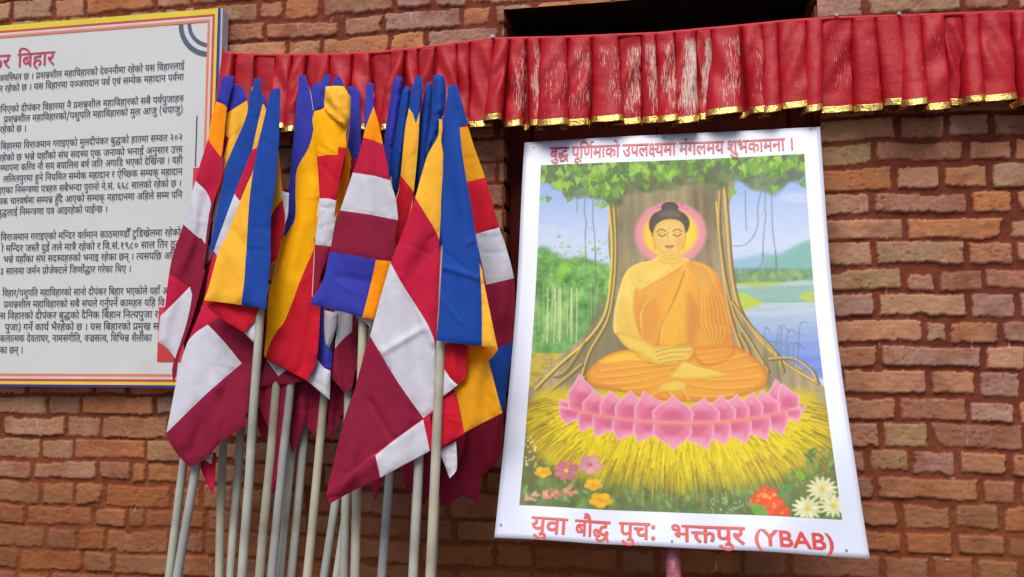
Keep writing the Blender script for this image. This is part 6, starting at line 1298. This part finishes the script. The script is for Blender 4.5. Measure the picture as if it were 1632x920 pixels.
for x, y_, r in ((640, 720, 78), (690, 790, 70), (580, 745, 56), (740, 830, 56)): flower(ZQ6, x, y_, r, 6, (236, 96, 52), (250, 150, 60), .5, .9)
for k in range(12): leaf(ZQ6, 640 + pr.uniform(-50, 60), 720 + pr.uniform(-40, 60), pr.uniform(24, 46), pr.uniform(0, 6.28), pr.choice([(252, 150, 60), (226, 84, 50), (246, 180, 90), (240, 110, 60)]), .35)
leaf(ZQ6, 640, 850, 140, -2.55, (110, 170, 70), .3); leaf(ZQ6, 730, 700, 130, -.6, (96, 150, 80), .2); leaf(ZQ6, 900, 600, 80, -2.5, (130, 190, 60), .3)
for x, y_, r in ((1015, 670, 104), (910, 800, 104), (1090, 780, 96)): flower(ZQ6, x, y_, r, 14, (240, 238, 190), (232, 204, 80), .15, .78)
for i in range(34):
    x, y_ = pr.uniform(260, 530), pr.uniform(730, 830); fill(Q(ZQ6, x - 5, y_, x, y_ - 5, x + 5, y_, x, y_ + 5), c_(226, 230, 214), .85, .6)
# hanging aerial roots
for P_ in (Q(ZQ1, 540, 420, 535, 520, 548, 600, 538, 700, 545, 900), Q(ZQ1, 605, 430, 600, 560, 612, 700, 618, 900), Q(ZQ1, 480, 440, 478, 520), Q(ZQ3, 490, 0, 490, 200, 500, 420), Q(ZQ3, 428, 0, 430, 100)):
    stroke(P_, 1.7, c_(120, 122, 110), .75)
for P_ in (Q(ZQ2, 650, 360, 625, 500, 630, 600, 600, 700, 540, 765, 470, 782, 415, 775), Q(ZQ2, 688, 360, 682, 480, 690, 560, 676, 700, 668, 860), Q(ZQ2, 735, 380, 740, 540, 752, 700, 775, 860, 780, 960),
           Q(ZQ4, 303, 0, 300, 60, 260, 120, 190, 142, 130, 135), Q(ZQ4, 382, 0, 388, 60, 388, 105), Q(ZQ2, 528, 350, 530, 520, 540, 660)):
    stroke(P_, 1.5, c_(112, 122, 128), .75)
# crown: shade first, then heart-shaped leaves
cr_d = sdist(crv(I0(855, 262, 900, 255, 1000, 248, 1150, 240, 1290, 236, 1290, 280, 1262, 290, 1235, 308, 1200, 300, 1170, 285, 1150, 300, 1110, 292, 1070, 300, 1030, 305, 1000, 305, 985, 330, 960, 318, 930, 312, 905, 318, 890, 300, 865, 290), 4), 0, IW, 0, IH)
ac = sstep(-5, 5, cr_d + 7 * NZ(12, 271))[..., None] * .86
IMG[:] = IMG * (1 - ac) + (c_(104, 120, 78) + NZ(14, 273)[..., None] * c_(36, 40, 30)) * ac
stroke(I0(905, 266, 950, 280, 1010, 290, 1050, 280), 7, c_(128, 112, 92), .7)
def heart(px, py, s_, a, cc, al=.92):
    ca, sa = math.cos(a), math.sin(a); P_ = []
    for x, y_ in ((0, -.35), (.38, -.55), (.6, -.2), (.4, .3), (.08, .75), (0, 1.15), (-.08, .75), (-.4, .3), (-.6, -.2), (-.38, -.55)):
        P_ += [px + s_ * (x * ca - y_ * sa), py + s_ * (x * sa + y_ * ca)]
    fill(I0(*P_), c_(*cc), al, .7, rim=(c_(*cc) * .72, 1.2, .6))
    stroke(I0(px, py - s_ * .3, px - s_ * .9 * sa, py + s_ * .9 * ca), .8, c_(*cc) * 1.16, .7)
LC = [(140, 190, 66), (160, 206, 80), (118, 164, 66), (96, 138, 66), (172, 214, 100), (128, 172, 84), (104, 126, 80)]
for i in range(400):
    x = pr.uniform(862, 1288); lim = np.interp(x, [862, 880, 905, 940, 975, 1000, 1040, 1090, 1120, 1150, 1165, 1200, 1240, 1265, 1288], [292, 306, 306, 316, 330, 296, 300, 294, 286, 270, 286, 296, 300, 286, 290])
    y_ = 256 - (x - 862) * .045 + (lim - 262) * pr.random() ** .8
    heart(x, y_, pr.uniform(8, 14), pr.gauss(0, .55), pr.choice(LC), pr.uniform(.75, .97))
for x, y_, s_, a in ((873, 318, 8, .3), (862, 318, 7, -.4), (907, 316, 9, .5), (962, 325, 9, .7), (952, 324, 8, -.4), (966, 308, 9, .2), (1168, 304, 11, .8), (1236, 300, 11, .1), (1282, 292, 10, -.6), (1030, 296, 10, .1), (1117, 284, 10, .2)): heart(x, y_, s_, a, pr.choice(LC[:3]))
# halo
hc = ip(1068, 369)
hr = np.hypot((GX - hc[0]), (GY - hc[1]) * .98) / PX
w1_ = (sstep(66, 57, hr) * .95)[..., None]; IMG[:] = IMG * (1 - w1_) + c_(236, 150, 168) * w1_
w1_ = (sstep(54, 40, hr) * .95)[..., None]; IMG[:] = IMG * (1 - w1_) + c_(244, 212, 60) * w1_
w1_ = (sstep(40, 24, hr) * .5)[..., None]; IMG[:] = IMG * (1 - w1_) + c_(246, 226, 80) * w1_
# legs in the robe
RB, RD, RL = c_(238, 168, 62), c_(190, 108, 40), c_(250, 208, 84)
def folds(zf, lst, w_=2.0, dark=RD, lite=RL, al=.55):
    for l in lst:
        P_ = Q(zf, *l); stroke(P_, w_ * 1.7 * PX, dark, al * .72, w2=w_ * .7 * PX, soft=2.0)
        stroke([(x + 1.5 * PX, y_ - 1.6 * PX) for x, y_ in P_], w_ * 1.3 * PX, lite, al * 1.1, w2=w_ * .6 * PX, soft=1.7)
fill(Q(ZP2, 335, 215, 345, 190, 390, 152, 440, 128, 500, 122, 560, 150, 640, 160, 760, 118, 850, 105, 905, 128, 950, 165, 978, 205, 972, 245, 930, 268, 860, 288, 780, 302, 640, 300, 560, 292, 470, 272, 390, 258, 345, 244), RB, 1, 1, rim=(RD, 6, .75))
fill(Q(ZP2, 350, 210, 400, 170, 470, 150, 520, 170, 470, 215, 400, 235), c_(240, 160, 70), .7, 9)
fill(Q(ZP2, 380, 165, 450, 135, 500, 132, 560, 160, 500, 165, 430, 170), c_(248, 206, 60), .8, 5)
fill(Q(ZP2, 960, 205, 900, 160, 850, 150, 820, 190, 870, 240, 930, 245), c_(240, 160, 72), .7, 9)
folds(ZP2, [(400, 175, 480, 160, 560, 165), (380, 200, 470, 188, 570, 178, 640, 172), (370, 222, 470, 215, 560, 200, 640, 185), (390, 245, 480, 240, 560, 225, 630, 205), (460, 262, 540, 255, 590, 240),
            (900, 140, 860, 150, 800, 165, 750, 180), (940, 175, 880, 185, 820, 195), (950, 215, 880, 225, 790, 228, 720, 225), (920, 250, 840, 258, 740, 252, 680, 240), (850, 280, 760, 288, 690, 280),
            (520, 145, 560, 165, 620, 176), (640, 290, 620, 270, 600, 262), (560, 285, 590, 270, 650, 262), (690, 298, 680, 275, 660, 262)], 3.2)
# feet
SK, SD_, SL = c_(240, 204, 92), c_(206, 150, 66), c_(250, 226, 130)
fill(Q(ZP2, 590, 262, 600, 238, 640, 226, 680, 232, 690, 256, 640, 268), SK, 1, .8, rim=(SD_, 2.5, .8))
fill(Q(ZP2, 628, 212, 640, 195, 662, 172, 682, 160, 710, 170, 760, 186, 830, 200, 838, 208, 800, 216, 740, 224, 680, 224, 640, 222), SK, 1, .8, rim=(SD_, 2.5, .8))
stroke(Q(ZP2, 670, 178, 690, 172, 740, 188, 800, 200), 3, SL, .6, soft=1.5)
# bare shoulder, arm, chest
fill(Q(ZP3, 232, 322, 200, 338, 150, 348, 108, 370, 86, 400, 72, 440, 58, 490, 46, 550, 42, 610, 50, 640, 100, 678, 180, 722, 250, 735, 330, 720, 320, 690, 230, 690, 190, 670, 250, 500, 345, 370, 338, 330), SK, 1, 1, rim=(SL, 3, .9))
fill(Q(ZP3, 130, 470, 142, 455, 170, 480, 170, 600, 200, 660, 240, 690, 200, 690, 150, 640, 128, 560), SD_ * .92, .8, 4)
fill(Q(ZP3, 90, 420, 110, 400, 120, 460, 100, 540, 90, 600, 70, 590, 74, 500), SL, .4, 8)
fill(Q(ZP3, 230, 370, 300, 365, 300, 400, 230, 430, 180, 440, 170, 400), c_(250, 224, 130), .4, 9)
fill(Q(ZP3, 60, 560, 74, 500, 96, 500, 110, 560, 130, 630, 180, 690, 150, 700, 80, 650), c_(214, 164, 72), .35, 7)
stroke(Q(ZP3, 150, 420, 200, 430, 250, 400, 300, 350), 5, SD_, .28, soft=3)
stroke(Q(ZP3, 240, 340, 290, 352, 325, 345), 3, SD_, .4, soft=2)
# robe over the left shoulder
rb = Q(ZP3, 342, 346, 310, 364, 268, 392, 200, 432, 142, 462, 130, 520, 136, 580, 158, 640, 200, 688, 330, 694, 386, 704, 420, 752, 470, 756, 522, 722, 534, 690, 528, 610, 508, 530, 490, 460, 470, 400, 430, 362, 385, 345)
fill(rb, RB, 1, 1, rim=(c_(236, 150, 70), 6, .7))
fill(Q(ZP3, 310, 380, 350, 372, 352, 460, 345, 560, 335, 690, 240, 690, 260, 520), c_(246, 196, 60), .45, 12)
fill(Q(ZP3, 350, 470, 400, 560, 372, 680, 345, 690, 345, 560), c_(196, 130, 60), .55, 9)
fill(Q(ZP3, 470, 420, 505, 530, 528, 620, 528, 700, 470, 740, 440, 640, 430, 520), c_(206, 124, 56), .5, 10)
fill(Q(ZP3, 150, 500, 200, 480, 230, 560, 210, 660, 165, 640, 140, 560), c_(216, 138, 58), .45, 9)
fill(Q(ZP3, 385, 370, 430, 385, 440, 460, 410, 470, 385, 420), c_(250, 196, 110), .5, 8)
ff = []
for k in range(11):
    t = k / 10.0
    ff.append((335 - 12 * t, 358 + 26 * t, 270 - 40 * t, 410 + 62 * t, 195 - 45 * t, 456 + 98 * t, 140 + 18 * t, 490 + 160 * t))
for k in range(6):
    t = k / 5.0
    ff.append((338, 380 + 20 * t, 300 - 10 * t, 480 + 40 * t, 260 - 20 * t, 580 + 30 * t, 220 + 12 * t, 680))
for k in range(7):
    t = k / 6.0
    ff.append((365 + 60 * t, 352 + 22 * t, 390 + 70 * t, 430 + 20 * t, 400 + 90 * t, 520, 395 + 120 * t, 620 + 20 * t))
for k in range(6):
    t = k / 5.0
    ff.append((400 + 100 * t, 600 + 20 * t, 420 + 70 * t, 650 + 10 * t, 400 + 60 * t, 690 + 30 * t))
folds(ZP3, ff, 2.4)
stroke(Q(ZP3, 142, 462, 200, 430, 268, 392, 330, 352), 2.2, RL, .9)
for i in range(16):
    x, y_ = pr.uniform(308, 350), pr.uniform(500, 690); stroke(Q(ZP3, x, y_, x + pr.uniform(-14, 14), y_ + pr.uniform(4, 22)), 1.3, c_(206, 160, 40), .7)
# forearm and folded hands
fill(Q(ZP3, 52, 636, 90, 640, 160, 660, 220, 690, 280, 684, 345, 684, 372, 700, 366, 726, 330, 752, 270, 764, 215, 760, 150, 722, 90, 690), SK, 1, .8, rim=(SD_, 3, .7))
for l in ((215, 715, 260, 700, 310, 692, 350, 694), (222, 730, 270, 716, 320, 712, 362, 712), (226, 745, 280, 734, 330, 732), (244, 758, 290, 750, 330, 746), (300, 690, 318, 682, 346, 688)): stroke(Q(ZP3, *l), 1.6, SD_ * .9, .75)
fill(Q(ZP3, 372, 700, 400, 690, 450, 690, 530, 690, 540, 720, 500, 750, 440, 768, 400, 762, 376, 735), c_(238, 160, 66), 1, 1, rim=(RD, 3, .6))
folds(ZP3, [(380, 720, 430, 715, 500, 705), (390, 742, 440, 740, 500, 730), (410, 758, 460, 756, 510, 742)], 2)
# neck, head
fill(Q(ZP3, 232, 290, 312, 290, 316, 320, 340, 348, 300, 362, 250, 356, 222, 338, 234, 318), c_(238, 196, 92), 1, 1)
stroke(Q(ZP3, 244, 326, 275, 334, 312, 328), 2, SD_, .5, soft=1.6)
stroke(Q(ZP3, 240, 342, 280, 352, 322, 342), 1.6, SD_, .35, soft=1.4)
HR = c_(92, 76, 72)
fill(Q(ZP3, 190, 205, 192, 172, 210, 148, 238, 134, 240, 116, 256, 104, 274, 101, 296, 105, 308, 118, 310, 134, 336, 150, 354, 176, 352, 206, 340, 230, 330, 245, 212, 245, 200, 228), HR, 1, 1, rim=(c_(70, 58, 56), 4, .6))
fill(Q(ZP3, 244, 140, 275, 132, 306, 140, 318, 158, 275, 165, 232, 158), c_(142, 120, 112), .6, 5)
for k in range(60):
    x, y_ = pr.uniform(200, 345), pr.uniform(108, 200)
    stroke(Q(ZP3, x - 4, y_, x, y_ - 4, x + 4, y_), 1, c_(66, 54, 52), .3)
for s_ in (1, -1):
    X_ = lambda x: 272 + s_ * (x - 272)
    fill(Q(ZP3, X_(208), 218, X_(203), 240, X_(207), 270, X_(212), 294, X_(220), 288, X_(222), 250, X_(216), 218), c_(234, 186, 88), 1, .8, rim=(SD_, 1.8, .7))
fill(Q(ZP3, 208, 216, 222, 190, 248, 174, 284, 170, 318, 180, 335, 208, 336, 250, 326, 286, 304, 312, 274, 323, 246, 314, 222, 290, 211, 256), c_(240, 204, 112), 1, .9, rim=(c_(226, 172, 84), 5, .7))
fill(Q(ZP3, 222, 250, 240, 245, 252, 265, 240, 288, 226, 278), c_(238, 186, 100), .5, 5)
fill(Q(ZP3, 324, 250, 306, 245, 296, 265, 306, 288, 320, 278), c_(232, 166, 90), .6, 5)
BRW = c_(110, 82, 60)
for P_ in (Q(ZP3, 222, 222, 238, 211, 258, 219), Q(ZP3, 288, 219, 306, 211, 324, 221)): stroke(P_, 2.0 * PX, BRW, .9)
for P_ in (Q(ZP3, 227, 232, 242, 240, 258, 234), Q(ZP3, 289, 234, 304, 240, 320, 232)): stroke(P_, 1.7 * PX, c_(90, 62, 50), .95)
for P_ in (Q(ZP3, 228, 228, 243, 225, 257, 231), Q(ZP3, 290, 231, 304, 225, 319, 228)): stroke(P_, 1.0 * PX, c_(186, 130, 84), .8)
stroke(Q(ZP3, 266, 222, 266, 246, 262, 258, 268, 264, 278, 263), 1.3 * PX, c_(206, 146, 84), .75)
stroke(Q(ZP3, 276, 225, 277, 252), 2.4 * PX, c_(250, 228, 150), .5, soft=1.4)
fill(Q(ZP3, 252, 280, 264, 275, 272, 277, 281, 275, 293, 280, 283, 289, 272, 291, 261, 288), c_(214, 118, 92), .95, .7)
stroke(Q(ZP3, 253, 281, 272, 283, 292, 281), 1.0 * PX, c_(150, 76, 62), .85)
stroke(Q(ZP3, 262, 299, 273, 303, 284, 299), 1.6 * PX, c_(214, 160, 84), .6, soft=1.2)
fill(Q(ZP3, 270, 206, 272, 203, 274, 206, 272, 209), c_(206, 110, 70), .8, .6)
# lotus throne
PKL, PK, PKD = c_(250, 200, 212), c_(226, 126, 156), c_(200, 84, 120)
def base_at(x): return float(np.interp(x, [235, 285, 380, 450, 560, 640, 760, 850, 960, 1060, 1110], [318, 332, 352, 364, 372, 378, 376, 370, 356, 334, 320]))
def petal(x0, x1, tx, ty):
    y0_, y1_ = base_at(x0), base_at(x1)
    w0 = x1 - x0; x0 -= .13 * w0; x1 += .13 * w0
    mx = (x0 + x1) / 2; my = (y0_ + y1_) / 2; up = ty < my
    k = (ty - my)
    P_ = [(x0, y0_), (x0 - (x1 - x0) * .03, y0_ + k * .40), (x0 + (tx - x0) * .26, my + k * .62), (x0 + (tx - x0) * .66, my + k * .80), (tx, ty), (x1 - (x1 - tx) * .66, my + k * .80), (x1 - (x1 - tx) * .26, my + k * .62), (x1 + (x1 - x0) * .03, y1_ + k * .40), (x1, y1_)]
    flat = [c for p in P_ for c in p]
    fill(Q(ZP2, *flat), PK, 1, .8, rim=(PKL, 2.4, 1.0), curve=False)
    fill(Q(ZP2, x0 + (x1 - x0) * .2, my + k * .1, mx, my + k * .55, x1 - (x1 - x0) * .2, my + k * .1), PKD, .5, 6)
    fill(Q(ZP2, mx - (x1 - x0) * .2, my + k * .55, tx, ty - k * .1, mx + (x1 - x0) * .2, my + k * .55), PKL, .4, 6)
for a in ((246, 300, 238, 296), (1060, 1110, 1104, 340)): petal(*a)
for x0, x1, tx, ty in ((250, 330, 262, 386), (1010, 1090, 1092, 378), (315, 390, 312, 413), (960, 1040, 1030, 424), (370, 460, 366, 430), (880, 975, 975, 442), (440, 530, 446, 441), (810, 905, 902, 452), (515, 610, 515, 446), (730, 830, 830, 456), (670, 770, 764, 472), (585, 690, 645, 472)): petal(x0, x1, tx, ty)
for x0, x1, tx, ty in ((282, 365, 310, 206), (985, 1065, 1008, 222), (1020, 1085, 1032, 238), (335, 420, 362, 262), (930, 1010, 960, 262), (395, 480, 416, 264), (870, 950, 925, 268), (450, 540, 490, 262), (820, 900, 868, 274), (520, 620, 536, 264), (760, 850, 812, 278), (690, 790, 750, 288), (585, 695, 640, 280)): petal(x0, x1, tx, ty)
stroke(Q(ZP2, 290, 336, 380, 354, 450, 366, 560, 374, 640, 380, 760, 378, 850, 372, 960, 358, 1050, 336), 6, c_(228, 130, 120), .6, soft=3)
for i in range(60):
    x = pr.uniform(300, 1040); stroke(Q(ZP2, x, base_at(x) + pr.uniform(-7, 5), x + pr.uniform(8, 26), base_at(x + 16) + pr.uniform(-6, 4)), 1, c_(232, 150, 70), .55)
# overall contrast and tone of the whole print
IMG[:] = (IMG - 150) * 1.03 + 148
_p = np.pad(IMG, ((1, 1), (1, 1), (0, 0)), 'edge')           # ink bleed of a cheap digital print
IMG[:] = .4 * IMG + .15 * (_p[:-2, 1:-1] + _p[2:, 1:-1] + _p[1:-1, :-2] + _p[1:-1, 2:])
_g = IMG.mean(2, keepdims=True)
IMG[:] = _g + (IMG - _g) * 1.06
IMG[:] += (3.5 * NZ(5, 281, 2))[..., None]
f_lin = lambda v: np.where(v <= .04045, v / 12.92, ((v + .055) / 1.055) ** 2.4)
cols = f_lin(np.clip(IMG, 4, 250) / 255.0) * .76
a_, b_ = np.meshgrid(cx0 + (np.arange(IW) / (IW - 1)) * (cx1 - cx0), cy0 + (np.arange(IH) / (IH - 1)) * (cy1 - cy0))
print_m = material('laminated_print', attr=True, rough=.42, spec=.16)
grid_obj('printed_picture', on_sheet(a_.ravel(), b_.ravel(), .0022), grid_faces(IW, IH)[:, ::-1], print_m, poster, cols=cols.reshape(-1, 3))

# ---- lettering
def put_line(words, pl, pr_, hpx, bold, sp_frac, name, mat, extra=(), gapfix=None):
    A, B = poster_uv(*pl), poster_uv(*pr_)
    L_ = np.linalg.norm(B - A); d = (B - A) / L_; nrm = np.array([d[1], -d[0]])      # up the sheet
    nat = sum(w[0] for w in words); ng = len(words) - 1
    sx = L_ / (nat + ng * sp_frac)
    sz = hpx / 305
    parts = []; x = 0
    for w in words:
        parts += word_geo(w, x, (sx, sz), bold); x += (w[0] + sp_frac) * sx
    parts += list(extra)
    def place(V, dy):
        a = A[0] + d[0] * V[:, 0] + nrm[0] * (V[:, 1] - 150 * sz); b = A[1] + d[1] * V[:, 0] + nrm[1] * (V[:, 1] - 150 * sz)
        return on_sheet(a, b, .0024 + dy)
    return join_text(name, parts, place, mat, poster, .00004)
red_ink = material('deep_red_lettering', lin(196, 34, 62), .35, .45, var=.05, vscale=30)
red_ink2 = material('faded_red_lettering', lin(206, 66, 58), .35, .45, var=.08, vscale=30)
h1 = abs(poster_uv(1060, 232)[1] - poster_uv(1060, 245)[1])
put_line(line_words(23), ZP1(262, 180)[0], ZP1(1316, 134)[0], h1 * 1.38, 9, 110, 'greeting_lettering', red_ink)
W = line_words(24)
h2 = abs(poster_uv(1060, 840)[1] - poster_uv(1060, 861)[1])
A = poster_uv(*ZP2(147, 738)[0])
def along(zx, zy): return float(np.linalg.norm(poster_uv(*ZP2(zx, zy)[0]) - A))
SZ2 = h2 * 1.22 / 305
lat = latin_geo('(YBAB)', along(924, 775), along(1203, 800), h2 * 1.22)
parts = []
for w, xa, xb in zip(W, (147, 298, 452, 632), (270, 418, 585, 890)):
    s0_ = along(xa, 738 + (xa - 147) * .055) if xa > 147 else 0.0; s1_ = along(xb, 738 + (xb - 147) * .055)
    parts += word_geo(w, s0_, ((s1_ - s0_) / w[0], SZ2), 10)
put = parts
B = poster_uv(*ZP2(1200, 797)[0]); d = (B - A) / np.linalg.norm(B - A); nrm = np.array([d[1], -d[0]])
def place2(V, dy):
    a = A[0] + d[0] * V[:, 0] + nrm[0] * (V[:, 1] - 150 * SZ2); b = A[1] + d[1] * V[:, 0] + nrm[1] * (V[:, 1] - 150 * SZ2)
    return on_sheet(a, b, .0024 + dy)
ncut = sum(len(w[1]) for w in W[:3]) * 9
join_text('town_lettering', put[ncut:], place2, red_ink2, poster, .00004)
join_text('group_name_lettering', put[:ncut], place2, red_ink2, poster, .00004)
join_text('initials_lettering', lat, place2, red_ink2, poster, .00004)
# tacks at the corners and along the bottom
for px, py in ((851, 235), (1292, 206), (1058, 221), (798, 837), (1071, 863), (1350, 877)):
    a, b = poster_uv(px, py)
    p = on_sheet(np.array([a]), np.array([b]), 0)[0]
    v, f = tube_geo([p - EN * .01, p + EN * .002, p + EN * .0021, p + EN * .0036], [.001, .001, .0026, .0022], 10)
    mesh_obj('tack', v, f, nail_m, poster)
